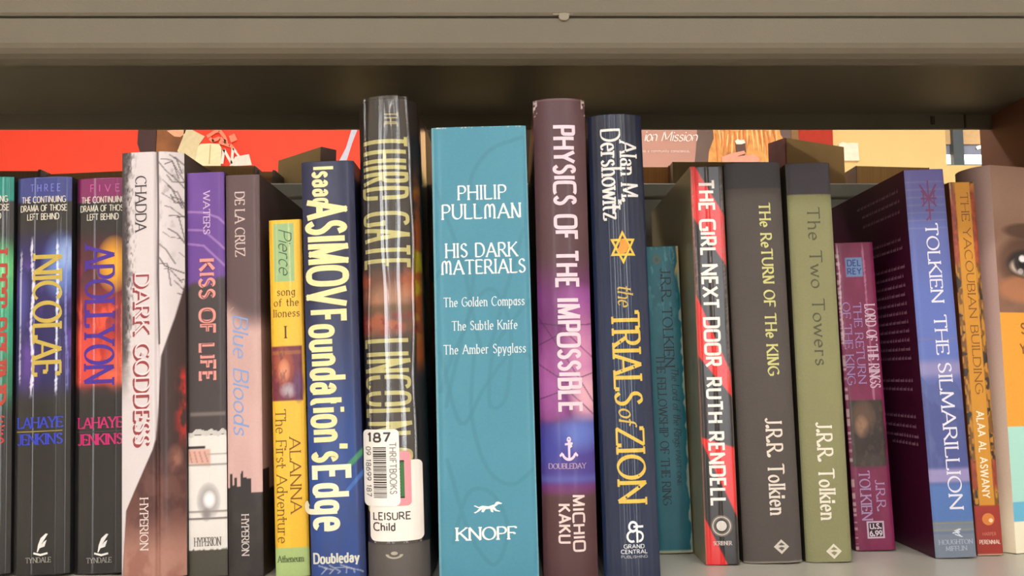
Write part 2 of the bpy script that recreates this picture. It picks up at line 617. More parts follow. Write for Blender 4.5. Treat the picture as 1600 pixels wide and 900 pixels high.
class Book:
    def __init__(self, name, label, tl, tr, bl, br, d, depth=140.0, prof=None, hard=False, art=None, mat=None,
                 cover=(60, 60, 60), cover_mat=None, left_art=None, right_art=None, pages=(222, 208, 180), cat='book',
                 group='books standing along the near shelf', res=0.45, place=None, head=None):
        self.d, self.hard = d, hard
        if place is None:
            TL, TR, BL, BR = (np.array(meas(p[0], p[1], d)) for p in (tl, tr, bl, br))
            tilt = 0.5 * (math.atan2(TL[0] - BL[0], TL[1] - BL[1]) + math.atan2(TR[0] - BR[0], TR[1] - BR[1]))
            t = np.array([math.sin(tilt), math.cos(tilt)])
            nrm = np.array([math.cos(tilt), -math.sin(tilt)])
            w = 0.5 * (np.dot(TR - TL, nrm) + np.dot(BR - BL, nrm))
            mid = 0.25 * (TL + TR + BL + BR)
            left = mid - nrm * w / 2
            base = left - t * (left[1] / t[1])
            h = 0.5 * (TL[1] + TR[1]) / math.cos(tilt)
            loc, rot = (base[0], d - CAM_D, max(0.0, w * math.sin(tilt))), (0, tilt, 0)
            w, h = w * 1000, h * 1000
        else:
            loc, rot, w, h, tilt = place
        self.w, self.h, self.tilt = w, h, tilt
        prof = prof or prof_flat()
        self.prof = prof
        root = bpy.data.objects.new(name, None)
        root.empty_display_size = 0.02
        COL.objects.link(root)
        root.location, root.rotation_euler = (loc[0], loc[1], loc[2] + .0003), rot
        tag(root, label, cat, group)
        self.root = root

        def spine_at(a, z, off=0.0):
            e = 0.05
            y = prof(a, w)
            dy = (prof(min(a + e, w), w) - prof(max(a - e, 0), w)) / (min(a + e, w) - max(a - e, 0))
            L = math.hypot(1, dy)
            return ((a + off * dy / L) * MM, (y - off / L) * MM, z * MM)
        b0, b1 = prof(0, w), prof(w, w)
        self.spine = Face(spine_at, w, h, d, tilt)
        self.left = Face(lambda a, z, off=0.0: (-off * MM, (depth - a) * MM, z * MM), depth - b0, h, d, tilt)
        self.right = Face(lambda a, z, off=0.0: ((w + off) * MM, (b1 + a) * MM, z * MM), depth - b1, h, d, tilt)
        self.mat = mat or printed('printed_paper')
        art = art or (lambda A: A)
        tb = 2.3 if hard else 0.5
        self.tb = tb
        # spine
        nu, nz = max(8, int(w / res)), max(20, int(h / res))
        us, zs = np.linspace(0, w, nu + 1), np.linspace(0, h, nz + 1)
        ys = np.array([prof(u, w) for u in us])
        X, Z = np.meshgrid(us, zs)
        V = np.stack([X, np.broadcast_to(ys, X.shape), Z], -1).reshape(-1, 3) * MM
        A = Art(X / w, row_of(Z * MM * math.cos(tilt), d), X, h - Z, cover)
        art(A)
        if head:
            head(A)
        C = A.c.reshape(-1, 3)
        faces = [(r * (nu + 1) + i, r * (nu + 1) + i + 1, (r + 1) * (nu + 1) + i + 1, (r + 1) * (nu + 1) + i)
                 for r in range(nz) for i in range(nu)]
        n0 = len(V)
        th = 1.2 if hard else 0.6
        back = np.stack([us * (1 - 2 * th * .0), ys + th, np.full_like(us, h)], -1) * MM
        back0 = back.copy()
        back0[:, 2] = 0
        V = np.concatenate([V, back, back0])
        C = np.concatenate([C, C[nz * (nu + 1):(nz + 1) * (nu + 1)], C[:nu + 1]])
        for i in range(nu):
            t0 = nz * (nu + 1)
            faces.append((t0 + i, t0 + i + 1, n0 + i + 1, n0 + i))
            faces.append((i + 1, i, n0 + nu + 1 + i, n0 + nu + 2 + i))
            faces.append((n0 + i, n0 + i + 1, n0 + nu + 2 + i, n0 + nu + 1 + i))
        self._mesh('spine', V, faces, C, self.mat, True)
        # covers
        dep = depth
        self._cover('back_cover' if place is None else 'back_cover', 'L', tb, b0, dep, cover, left_art, cover_mat)
        self._cover('front_cover', 'R', tb, b1, dep, cover, right_art, cover_mat)
        ins = 3.0 if hard else 0.25
        pd = dep - (4.0 if hard else 0.3)
        yb = max(b0, b1, prof(w / 2, w)) + th + 0.1
        o = box_obj('page_block', (tb * MM, yb * MM, ins * MM), ((w - tb) * MM, pd * MM, (h - ins) * MM), PAGE(pages), root)

    def _mesh(self, name, V, faces, C, mat, smooth):
        me = bpy.data.meshes.new(name)
        me.from_pydata(V.tolist(), [], faces)
        at = me.color_attributes.new('Print', 'FLOAT_COLOR', 'POINT')
        L = np.ones((len(V), 4), np.float32)
        L[:, :3] = srgb(np.clip(C, 0, 255))
        at.data.foreach_set('color', L.ravel())
        if smooth:
            me.polygons.foreach_set('use_smooth', [True] * len(me.polygons))
        me.materials.append(mat)
        me.update()
        return link(bpy.data.objects.new(name, me), self.root)

    def _cover(self, name, side, tb, b, dep, rgb, art, mat):
        w, h = self.w, self.h
        res = 0.7 if art else 40.0
        na, nz = max(1, int((dep - b) / res)), max(1, int(h / res))
        As, zs = np.linspace(0, dep - b, na + 1), np.linspace(0, h, nz + 1)
        X, Z = np.meshgrid(As, zs)
        # a runs from the spine to the fore-edge for both sides here
        x = np.full_like(X, 0.0 if side == 'L' else w)
        V = np.stack([x, b + X, Z], -1).reshape(-1, 3) * MM
        A = Art(X / (dep - b), row_of(Z * MM * math.cos(self.tilt), self.d), X, h - Z, rgb)
        if art:
            art(A)
        C = A.c.reshape(-1, 3)
        W = na + 1
        faces = []
        for r in range(nz):
            for i in range(na):
                q = (r * W + i, r * W + i + 1, (r + 1) * W + i + 1, (r + 1) * W + i)
                faces.append(q if side == 'R' else q[::-1])
        n0 = len(V)
        xi = tb if side == 'L' else w - tb
        inner = np.array([(xi, b, 0), (xi, dep, 0), (xi, dep, h), (xi, b, h)]) * MM
        V = np.concatenate([V, inner])
        cs = [0, na, nz * W + na, nz * W]
        C = np.concatenate([C, C[cs]])
        ring = [[r for r in range(0, W)], [r * W + na for r in range(nz + 1)], [nz * W + na - i for i in range(W)], [(nz - r) * W for r in range(nz + 1)]]
        for k in range(4):
            f = ring[k] + [n0 + (k + 1) % 4, n0 + k]
            faces.append(tuple(f if side == 'L' else f[::-1]))
        f = (n0, n0 + 1, n0 + 2, n0 + 3)
        faces.append(f if side == 'L' else f[::-1])
        self._mesh(name, V, faces, C, mat or self.mat, False)


_pages = {}


def PAGE(rgb):
    if rgb not in _pages:
        _pages[rgb] = page_mat('paper_edges', rgb)
    return _pages[rgb]


def to_face(face, rect, rot):
    """Map lettering (along, up) mm into a rectangle (u0, u1, row0, row1) of a face."""
    u0, u1, y0, y1 = rect
    x0, x1 = u0 * face.w, u1 * face.w
    zt, zb = face.z_of(y0), face.z_of(y1)
    if rot == 'down':                                  # reads from head to foot
        return (zt - zb), (x1 - x0), lambda a, b: (x0 + b, zt - a)
    if rot == 'up':
        return (zt - zb), (x1 - x0), lambda a, b: (x1 - b, zb + a)
    return (x1 - x0), (zt - zb), lambda a, b: (x0 + a, zb + b)


def put_quads(parent, name, face, quads, fmap, mat, off=0.14):
    V, Fs, k = [], [], 0
    for q in quads:
        ex = q[4] if len(q) > 4 else 0.0
        for p in q[:4]:
            V.append(face.at(*fmap(p[0], p[1]), off + ex))
        Fs.append((k, k + 1, k + 2, k + 3))
        k += 4
    bm = bmesh.new()
    me = bpy.data.meshes.new(name)
    me.from_pydata(V, [], Fs)
    me.update()
    me.materials.append(mat)
    return link(bpy.data.objects.new(name, me), parent)


def letter(book, name, text, style, rect, rgb, rot='down', face=None, uncial=False, off=0.14, weight=1.0, mat=None, parent=None):
    face = face or book.spine
    rows = text.split('|')
    wide, high, fmap = to_face(face, rect, rot)
    n = len(rows)
    allq = []
    longest = 1e-6
    adv = lambda s: sum(G.get(c, G[' '])[0] + STY[style][6] for c in s)
    longest = max(adv(r) for r in rows)
    for i, r in enumerate(rows):
        lh = high / (n + (n - 1) * 0.45)
        b0 = high - lh - i * lh * 1.45
        lw = wide * adv(r) / longest
        o = (wide - lw) / 2
        for q in text_quads(r, style, lw, lh, uncial, weight=weight):
            allq.append([(p[0] + o, p[1] + b0) for p in q[:4]] + [q[4]])
    return put_quads(parent or book.root, name, face, allq, fmap, mat or ink(rgb), off)


def mark(book, name, polys, rect, rgb, rot='flat', face=None, off=0.14, mat=None, parent=None):
    """Flat printed shapes: polygons in a unit square (y up)."""
    face = face or book.spine
    wide, high, fmap = to_face(face, rect, rot)
    bm = bmesh.new()
    for k, poly in enumerate(polys):
        vs = [bm.verts.new((*fmap(p[0] * wide, p[1] * high), (k % 10) * .004)) for p in poly]
        try:
            bm.faces.new(vs)
        except ValueError:
            pass
    bmesh.ops.triangulate(bm, faces=bm.faces[:])
    xs = [v.co.x for v in bm.verts]
    x = min(xs) + 1.0
    while x < max(xs):                                 # so that the shape can follow a rounded spine
        bmesh.ops.bisect_plane(bm, geom=bm.verts[:] + bm.edges[:] + bm.faces[:], plane_co=(x, 0, 0), plane_no=(1, 0, 0))
        x += 1.0
    for v in bm.verts:
        v.co = face.at(v.co.x, v.co.y, off + v.co.z)
    me = bpy.data.meshes.new(name)
    bm.to_mesh(me)
    bm.free()
    me.materials.append(mat or ink(rgb))
    return link(bpy.data.objects.new(name, me), parent or book.root)


def ring(cx, cy, r0, r1, n=28, a0=0, a1=360):
    out = []
    for i in range(n):
        t0, t1 = (math.radians(a0 + (a1 - a0) * k / n) for k in (i, i + 1))
        out.append([(cx + r0 * math.cos(t0), cy + r0 * math.sin(t0)), (cx + r1 * math.cos(t0), cy + r1 * math.sin(t0)),
                    (cx + r1 * math.cos(t1), cy + r1 * math.sin(t1)), (cx + r0 * math.cos(t1), cy + r0 * math.sin(t1))])
    return out


def disc(cx, cy, r, n=24, ry=None):
    ry = ry or r
    return [[(cx + r * math.cos(2 * math.pi * i / n), cy + ry * math.sin(2 * math.pi * i / n)) for i in range(n)]]


def rbar(x0, y0, x1, y1, t):
    dx, dy = x1 - x0, y1 - y0
    L = math.hypot(dx, dy) or 1
    nx, ny = -dy / L * t / 2, dx / L * t / 2
    return [(x0 + nx, y0 + ny), (x0 - nx, y0 - ny), (x1 - nx, y1 - ny), (x1 + nx, y1 + ny)]


def sticker(book, name, rect, r_mm, rgb, off, parent=None, mat=None):
    """A rounded paper label that follows the curve of the spine."""
    f = book.spine
    x0, x1 = rect[0] * f.w, rect[1] * f.w
    zt, zb = f.z_of(rect[2]), f.z_of(rect[3])
    rows = [zb + r_mm * (1 - math.cos(t * math.pi / 2 / 6)) for t in range(7)]
    rows += list(np.linspace(zb + r_mm, zt - r_mm, 10)[1:-1])
    rows += [zt - r_mm * (1 - math.cos(t * math.pi / 2 / 6)) for t in range(6, -1, -1)]
    nc = 16
    V = []
    for lvl in (off, off - 0.1):
        for z in rows:
            e = max(0.0, r_mm - min(z - zb, zt - z))
            ins = r_mm - math.sqrt(max(0.0, r_mm ** 2 - e ** 2))
            for i in range(nc + 1):
                V.append(f.at(x0 + ins + (x1 - x0 - 2 * ins) * i / nc, z, lvl))
    W, n = nc + 1, len(rows)
    Fs = []
    for r in range(n - 1):
        for i in range(nc):
            q = (r * W + i, r * W + i + 1, (r + 1) * W + i + 1, (r + 1) * W + i)
            Fs.append(q)
            Fs.append(tuple(W * n + k for k in q[::-1]))
        Fs.append((r * W, (r + 1) * W, W * n + (r + 1) * W, W * n + r * W))
        Fs.append((r * W + nc, W * n + r * W + nc, W * n + (r + 1) * W + nc, (r + 1) * W + nc))
    return mesh_obj(name, V, Fs, mat or plain('label_paper', rgb, rough=0.6, noise=.02), parent or book.root)


SATIN = printed('satin_card', rough=0.5, spec=0.25, aniso=0.6)
PAPER = printed('printed_card', rough=0.42, spec=0.4, coat=0.15)
GLOSSY = printed('glossy_card', rough=0.5, spec=0.2, aniso=0.9)
MATTE = printed('matte_jacket', rough=0.6, spec=0.25)
CLOTH = printed('book_cloth', rough=0.8, spec=0.2, bump=0.35)

QUILL = [[(.1, .1), (.5, .0), (.9, .08), (.88, .16), (.5, .1), (.12, .18)], [(.3, .18), (.35, .18), (.62, .62), (.9, .98), (.78, 1.0), (.5, .8), (.36, .5)],
         [(.4, .34), (.72, .42), (.84, .72), (.66, .62)]]


# ================================================================== the place
STEEL = plain('beige_enamelled_steel', (107, 99, 83), rough=0.5, noise=0.035, scale=30, bump=0.10, spec=0.35, bump_scale=900)
STEEL_PALE = plain('pale_enamelled_steel', (196, 192, 182), rough=0.28, noise=0.02, scale=30, bump=0.04, spec=0.45, bump_scale=700)
RAIL = plain('grey_enamelled_steel', (150, 147, 135), rough=0.5, noise=0.03, scale=30, bump=0.05, spec=0.3, bump_scale=900)
SEAM = plain('dark_gap', (58, 52, 44), rough=0.8)
BROWN = plain('brown_end_panel', (128, 82, 62), rough=0.6, noise=0.06, scale=25, bump=0.05)

# ---- room
ROOM = (-3.2, 3.2, -5.2, 3.0)
WALL_Y = 2.75
YELLOW = plain('yellow_wall_paint', (236, 204, 140), rough=0.85, noise=0.02, scale=8, bump=0.05, spec=0.2)
CREAM = plain('cream_wall_paint', (222, 217, 208), rough=0.9, noise=0.02, scale=8, bump=0.05, spec=0.2)
tag(box_obj('floor', (-3.3, -5.3, FLOOR_Z - .1), (3.3, WALL_Y + .1, FLOOR_Z), plain('floor_vinyl', (226, 219, 207), rough=0.5, noise=.06, scale=14)), kind='structure')
tag(box_obj('ceiling', (-3.3, -5.3, CEIL_Z), (3.3, WALL_Y + .1, CEIL_Z + .1), plain('ceiling_tile', (228, 224, 214), rough=0.95, noise=.03, scale=40, bump=.2)), kind='structure')
tag(box_obj('wall_left', (-3.3, -5.2, FLOOR_Z), (-3.2, WALL_Y, CEIL_Z), CREAM), kind='structure')
tag(box_obj('wall_right', (3.2, -5.2, FLOOR_Z), (3.3, WALL_Y, CEIL_Z), CREAM), kind='structure')
bm = bmesh.new()
edges = [-3.3] + [e for c in SHOP_WINDOWS for e in (c - .32, c + .32)] + [3.3]
for k in range(0, len(edges), 2):
    bm_box(bm, (edges[k], -5.3, FLOOR_Z), (edges[k + 1], -5.2, CEIL_Z))
for c in SHOP_WINDOWS:
    bm_box(bm, (c - .32, -5.3, FLOOR_Z), (c + .32, -5.2, -.68))
    bm_box(bm, (c - .32, -5.3, 1.72), (c + .32, -5.2, CEIL_Z))
tag(bm_obj('wall_front', bm, CREAM), kind='structure')
DW = WALL_Y + CAM_D                                    # distance of the far wall from the eye


def wx(px):
    return meas(px, 230, DW)[0]


def wz(py):
    return meas(800, py, DW)[1]


WX0, WX1 = wx(1478), wx(1680)
WZ0, WZ1 = wz(258), wz(205) + .02
bm = bmesh.new()
bm_box(bm, (-3.3, WALL_Y, FLOOR_Z), (WX0, WALL_Y + .12, CEIL_Z))
bm_box(bm, (WX1, WALL_Y, FLOOR_Z), (3.3, WALL_Y + .12, CEIL_Z))
bm_box(bm, (WX0, WALL_Y, FLOOR_Z), (WX1, WALL_Y + .12, WZ0))
bm_box(bm, (WX0, WALL_Y, WZ1), (WX1, WALL_Y + .12, CEIL_Z))
tag(bm_obj('wall_back', bm, YELLOW), kind='structure')

# window in the far wall: mullion, tan head board, grey roller blind, bright pane
win = bpy.data.objects.new('window_1', None)
COL.objects.link(win)
win['kind'] = 'structure'
FR = plain('dark_window_frame', (74, 84, 92), rough=0.5)
y0, y1 = WALL_Y + .02, WALL_Y + .07
fb = box_obj('mullion', (wx(1490), y0 - .02, WZ0), (wx(1506), y0 + .008, WZ1), FR, win)
box_obj('sill', (WX0, y0 - .018, WZ0), (WX1, y1, WZ0 + .004), FR, win)
box_obj('head_board', (WX0, y0, wz(223)), (WX1, y1, WZ1), plain('tan_board', (226, 190, 140), rough=.8), win)
box_obj('roller_blind', (WX0, y0 + .01, wz(238)), (WX1, y0 + .016, wz(222)), plain('grey_blind', (150, 158, 184), rough=.8), win)
gm, nt, b = new_mat('window_glass')
b.inputs['Base Color'].default_value = (1, 1, 1, 1)
b.inputs['Transmission Weight'].default_value = 1.0
b.inputs['Roughness'].default_value = 0.0
b.inputs['IOR'].default_value = 1.0
box_obj('pane', (WX0, y0 + .02, WZ0), (WX1, y0 + .026, wz(222)), gm, win)

lamp = bpy.data.objects.new('fluorescent_lamp', None)
COL.objects.link(lamp)
lamp.location = (wx(1540), WALL_Y - .12, wz(233))
tag(lamp, 'slim bright white tube lamp hanging in front of the far window', 'lamp')
lx0, lz0 = wx(1500) - wx(1540), wz(244) - wz(233)
lx1, lz1 = wx(1562) - wx(1540), wz(226) - wz(233)
ang = math.atan2(lz1 - lz0, lx1 - lx0)
bm = bmesh.new()
bmesh.ops.create_cone(bm, cap_ends=True, segments=16, radius1=.006, radius2=.006, depth=math.hypot(lx1 - lx0, lz1 - lz0),
                      matrix=Matrix.Translation(((lx0 + lx1) / 2, 0, (lz0 + lz1) / 2)) @ Matrix.Rotation(-ang, 4, 'Y') @ Matrix.Rotation(math.pi / 2, 4, 'Y'))
bm_obj('tube', bm, emitter('lit_tube', (255, 250, 240), 3.0), lamp)
box_obj('holder', (lx0, .005, lz0 - .004), (lx0 + .012, .013, lz0 + .004), FR, lamp)
box_obj('holder', (lx1 - .012, .005, lz1 - .004), (lx1, .013, lz1 + .004), FR, lamp)
bm = bmesh.new()
bm_box(bm, (lx1 - .009, .008, lz1), (lx1 - .005, .012, CEIL_Z - wz(233)))
bm_obj('hanger', bm, FR, lamp)


# ---- posters on the far wall
def flat_poly(bm, pts, y, t=0.002):
    """A cut sheet with the outline given in photograph columns and rows on the far wall."""
    vs = [bm.verts.new((wx(p[0]), y, wz(p[1]))) for p in pts]
    f = bm.faces.new(vs)
    r = bmesh.ops.extrude_face_region(bm, geom=[f])
    for v in [e for e in r['geom'] if isinstance(e, bmesh.types.BMVert)]:
        v.co.y += t
    return f


def poster_shape(name, polys, y, mat, parent):
    bm = bmesh.new()
    for p in polys:
        flat_poly(bm, p, y)
    bmesh.ops.triangulate(bm, faces=bm.faces[:])
    return bm_obj(name, bm, mat, parent)


def root_at(name, loc, label, cat, group=None, rot=(0, 0, 0)):
    o = bpy.data.objects.new(name, None)
    o.empty_display_size = .05
    COL.objects.link(o)
    o.location, o.rotation_euler = loc, rot
    return tag(o, label, cat, group)


Y1, Y2, Y3 = WALL_Y - .012, WALL_Y - .0145, WALL_Y - .017
red = root_at('wall_poster', (0, 0, 0), 'large bright red poster showing a pale shopping bag, behind the left books', 'poster')
box_obj('red_sheet', (-2.6, Y1, wz(330)), (wx(575), WALL_Y, wz(150)), plain('red_print', (254, 78, 56), rough=.6, noise=.03, scale=20, spec=.2), red)
poster_shape('dark_coat', [[(218, 170), (247, 170), (246, 300), (224, 300), (219, 262), (222, 240), (217, 226)]], Y2, plain('dark_print', (70, 42, 42), rough=.6), red)
poster_shape('brown_bag', [[(246, 170), (292, 170), (288, 232), (274, 262), (270, 300), (246, 300)]], Y2, plain('tan_print', (138, 84, 44), rough=.6, noise=.4, scale=9), red)
poster_shape('hand', [[(262, 206), (292, 203), (291, 210), (284, 216), (274, 215)]], Y3, plain('skin_print', (236, 176, 138), rough=.6), red)
poster_shape('cream_sleeve', [[(292, 170), (302, 205), (322, 215), (314, 226), (309, 258), (300, 258), (280, 238), (288, 216), (290, 200)]], Y3, plain('cream_print', (226, 210, 166), rough=.6), red)
poster_shape('cream_bag', [[(316, 227), (330, 226), (345, 227), (349, 234), (348, 300), (308, 300), (309, 250), (312, 232)]], Y3 - .002, plain('bag_print', (246, 232, 188), rough=.6), red)
poster_shape('bag_seam', [[(331, 228), (332.5, 228), (331.5, 258), (330, 258)]], Y3 - .004, plain('seam_print', (206, 186, 140), rough=.6), red)
strap = []
for a, b_ in (((326, 216), (338, 208)), ((338, 208), (345, 206)), ((345, 206), (353, 216)), ((353, 216), (357, 226)), ((334, 222), (346, 218)), ((346, 218), (355, 224)),
              ((330, 218), (336, 224)), ((366, 212), (371, 222)), ((362, 214), (366, 224)), ((345, 224), (362, 230)), ((362, 228), (372, 240))):
    strap.append(rbar(a[0], a[1], b_[0], b_[1], 5))
poster_shape('pink_strap', strap, Y3 - .004, plain('pink_print', (250, 142, 112), rough=.6), red)
poster_shape('pale_stripe', [[(552, 196), (562, 196), (551, 226), (542, 256), (530, 256), (542, 232)]], Y2, plain('pale_blue_print', (206, 206, 226), rough=.6), red)
n_ = [rbar(351, 258, 353, 236, 4), rbar(353, 236, 366, 258, 4), rbar(366, 258, 367, 234, 4), rbar(367, 234, 378, 248, 3)]
poster_shape('white_cord', n_, Y3 - .006, plain('white_print', (250, 232, 222), rough=.6), red)
poster_shape('white_box', [[(371, 247), (392, 243), (397, 260), (362, 262)]], Y3 - .004, plain('box_print', (246, 224, 214), rough=.6), red)

mau = root_at('wall_poster', (0, 0, 0), 'mauve poster with white handwriting and a long-haired woman in a dark coat', 'poster')
box_obj('mauve_sheet', (wx(880), Y1, wz(330)), (wx(1246), WALL_Y, wz(150)), plain('mauve_print', (196, 148, 134), rough=.6, noise=.03, scale=6, spec=.2), mau)
poster_shape('dark_coat', [[(1091, 170), (1246, 170), (1246, 300), (1078, 300), (1084, 256), (1088, 220)]], Y2, plain('coat_print', (104, 82, 74), rough=.6, noise=.08, scale=12), mau)
poster_shape('olive_edge', [[(1236, 170), (1246, 170), (1246, 300), (1233, 300), (1234, 240)]], Y3, plain('olive_print', (136, 98, 52), rough=.6), mau)
hair = plain('hair_print', (236, 160, 84), rough=.6, noise=.3, scale=30)
hair2 = plain('pale_hair_print', (250, 200, 130), rough=.6, noise=.1, scale=30)
hair3 = plain('deep_hair_print', (216, 128, 62), rough=.6, noise=.1, scale=30)
poster_shape('hair', [[(1114, 170), (1212, 170), (1218, 212), (1224, 222), (1212, 226), (1208, 240), (1202, 262), (1160, 262), (1150, 250), (1128, 262), (1110, 262), (1104, 258), (1106, 238), (1114, 218), (1113, 205)]], Y3, hair, mau)
rnd = random.Random(5)
st_a, st_b = [], []
for i in range(26):
    x = 1116 + i * 3.7 + rnd.uniform(-1, 1)
    dx = rnd.uniform(-4, 5)
    yy = rnd.uniform(200, 214)
    ll = rnd.uniform(20, 46)
    (st_a if i % 2 else st_b).append([(x, yy), (x + 2.2, yy), (x + dx * .5 + 2.6, yy + ll * .55), (x + dx, yy + ll), (x + dx * .5 - .3, yy + ll * .5)])
poster_shape('hair_highlight', st_a, Y3 - .003, hair2, mau)
poster_shape('hair_lowlight', st_b, Y3 - .004, hair3, mau)
poster_shape('phone', [[(1147, 225), (1162, 226), (1163, 240), (1160, 246), (1148, 240)]], Y3 - .006, plain('phone_print', (96, 66, 58), rough=.6), mau)
poster_shape('phone_case', [[(1146, 223), (1150, 220), (1155, 222), (1160, 221), (1162, 226), (1156, 228), (1148, 228)]], Y3 - .008, plain('white_case_print', (250, 240, 226), rough=.6), mau)
poster_shape('fingers', [[(1125, 248), (1140, 242), (1160, 238), (1162, 242), (1148, 247), (1162, 245), (1176, 244), (1184, 251), (1176, 262), (1126, 262)]], Y3 - .007, plain('pink_skin_print', (240, 160, 136), rough=.6), mau)


class WallFace:
    """The far wall read as a lettering surface: millimetres across and up."""
    w = 1.0

    @staticmethod
    def at(a, z, off=0):
        return (a * MM, Y2 - .0005, z * MM)

    @staticmethod
    def z_of(py):
        return wz(py) * 1000


def wall_text(name, text, style, x0, x1, ya, yb, rgb, parent, weight=1.0):
    class Fc(WallFace):
        pass
    return letter(None, name, text, style, (wx(x0) * 1000, wx(x1) * 1000, ya, yb), rgb, 'flat', face=Fc, parent=parent, weight=weight)


wall_text('handwriting', 'ion', 'script', 1006, 1025, 206, 222, (252, 240, 236), mau, 1.2)
wall_text('handwriting', 'Mission', 'script', 1032, 1088, 207, 222, (252, 240, 236), mau, 1.2)
wall_text('small_lettering', 'to a community conscience.', 'sans', 1003, 1076, 235.5, 239.5, (250, 226, 220), mau)
tag(box_obj('wall_banner', (wx(1246), Y1, wz(330)), (wx(1300), WALL_Y, wz(150)), plain('brick_red_print', (182, 58, 44), rough=.7, spec=.2)),
    'narrow brick red banner on the yellow wall beside the mauve poster', 'banner')
tag(mesh_obj('wall_notice', *(lambda b: (b[0], b[1]))((
    [(wx(a), y, wz(c)) for y in (Y1, WALL_Y) for a, c in ((1309, 226), (1315, 223), (1322, 225), (1330, 224), (1339, 225), (1340, 252), (1309, 252))],
    [tuple(range(7)), tuple(range(13, 6, -1))] + [(i, 7 + i, 7 + (i + 1) % 7, (i + 1) % 7) for i in range(7)])), plain('notice_paper', (250, 236, 214), rough=.7)),
    'small white paper notice on the yellow wall right of the red banner', 'notice')

# ---- bookcase
case = root_at('bookcase', (0, 0, 0), 'beige enamelled steel library bookcase open to both sides, holding all the books', 'bookcase')
XL, XR = -0.78, 0.72
extrude_profile('shelf', [(-.047, 0), (.212, 0), (.212, -.004), (-.042, -.004), (-.042, -.05), (-.047, -.05)], XL, XR, STEEL_PALE, case)
zt = meas(800, 27, .42)[1]
zb = meas(800, 76, .42)[1]
# lower face of the lip, rolled edge, return flange, underside, rear flange
ZF1, ZF0 = meas(800, 171, CAM_D + .193)[1], meas(800, 201.5, CAM_D + .193)[1]
prof = [(-.047, zt - .0006), (-.0472, zb + .003), (-.0464, zb + .0006), (-.0445, zb - .0016), (-.041, zb - .0030), (-.036, zb - .0034), (-.0325, zb - .0034),
        (-.0315, zb - .003), (-.0315, zb - .001), (-.0325, zb - .0005), (-.0425, zb + .0005), (-.0442, zb + .004), (-.0442, .3065), (.191, .3065), (.193, ZF1), (.193, ZF0), (.1955, ZF0), (.1955, .3095), (-.0440, .3095), (-.0440, zt - .0006)]
up = extrude_profile('upper_shelf', prof, XL, XR, STEEL, case)
extrude_profile('label_holder', [(-.0474, zt + .0006), (-.0482, zt + .002), (-.0482, .335), (-.0440, .335), (-.0440, zt + .0006)], XL, XR, STEEL, up)
extrude_profile('holder_gap', [(-.0462, zt - .0008), (-.0462, zt + .0008), (-.0442, zt + .0008), (-.0442, zt - .0008)], XL, XR, SEAM, up)
# small dab of clear tape on the seam
bm = bmesh.new()
tx, tz = meas(881, 21, .42)
for k, (dx, dz, r) in enumerate(((0, 0, .0042), (.004, .001, .003), (-.004, .0006, .0032), (.001, .003, .003), (0, -.002, .0035))):
    bmesh.ops.create_uvsphere(bm, u_segments=14, v_segments=8, radius=r, matrix=Matrix.Translation((tx + dx, -.0478, tz + dz)) @ Matrix.Diagonal((.8, .08, .6, 1)))
tag(bm_obj('tape_scrap', bm, plain('worn_tape', (136, 126, 108), rough=.3, coat=.3), up, True), 'scrap of clear tape')
# slot and bracket in the rear flange
sx, sz = meas(1457, 187, CAM_D + .193)
box_obj('slot', (sx - .0016, .1922, sz - .004), (sx + .0016, .1935, sz + .003), SEAM, up, .0006)
bx0, bx1 = meas(1440, 187, CAM_D + .193)[0], meas(1506, 187, CAM_D + .193)[0]
box_obj('bracket', (bx1, .1915, ZF0 + .0005), (bx1 + .001, .1935, ZF1), SEAM, up)
# back stop: folded rail on a sheet
zr1, zr0 = meas(800, 287, CAM_D + .195)[1], meas(800, 308, CAM_D + .195)[1]
bp = extrude_profile('back_panel', [(.204, -.0), (.204, zr0), (.194, zr0), (.193, zr0 + .001), (.193, zr1 - .001), (.194, zr1), (.212, zr1), (.212, 0)], XL, XR, RAIL, case)
box_obj('post', (.376, .15, FLOOR_Z), (.426, .2115, .62), BROWN, case, .001)
box_obj('end_panel', (XR, -.049, FLOOR_Z), (XR + .022, .2, .62), BROWN, case, .001)
box_obj('end_panel', (XL - .022, -.049, FLOOR_Z), (XL, .2, .62), BROWN, case, .001)
FZ = .07
extrude_profile('far_shelf', [(.2135, FZ), (.49, FZ), (.49, FZ - .05), (.485, FZ - .05), (.485, FZ - .004), (.2135, FZ - .004)], XL, XR, STEEL, case)

# ================================================================== the near row of books, left to right
# ---- three black paperbacks with a coloured band each
WORDS = 'THE CONTINUING|DRAMA OF THOSE|LEFT BEHIND'


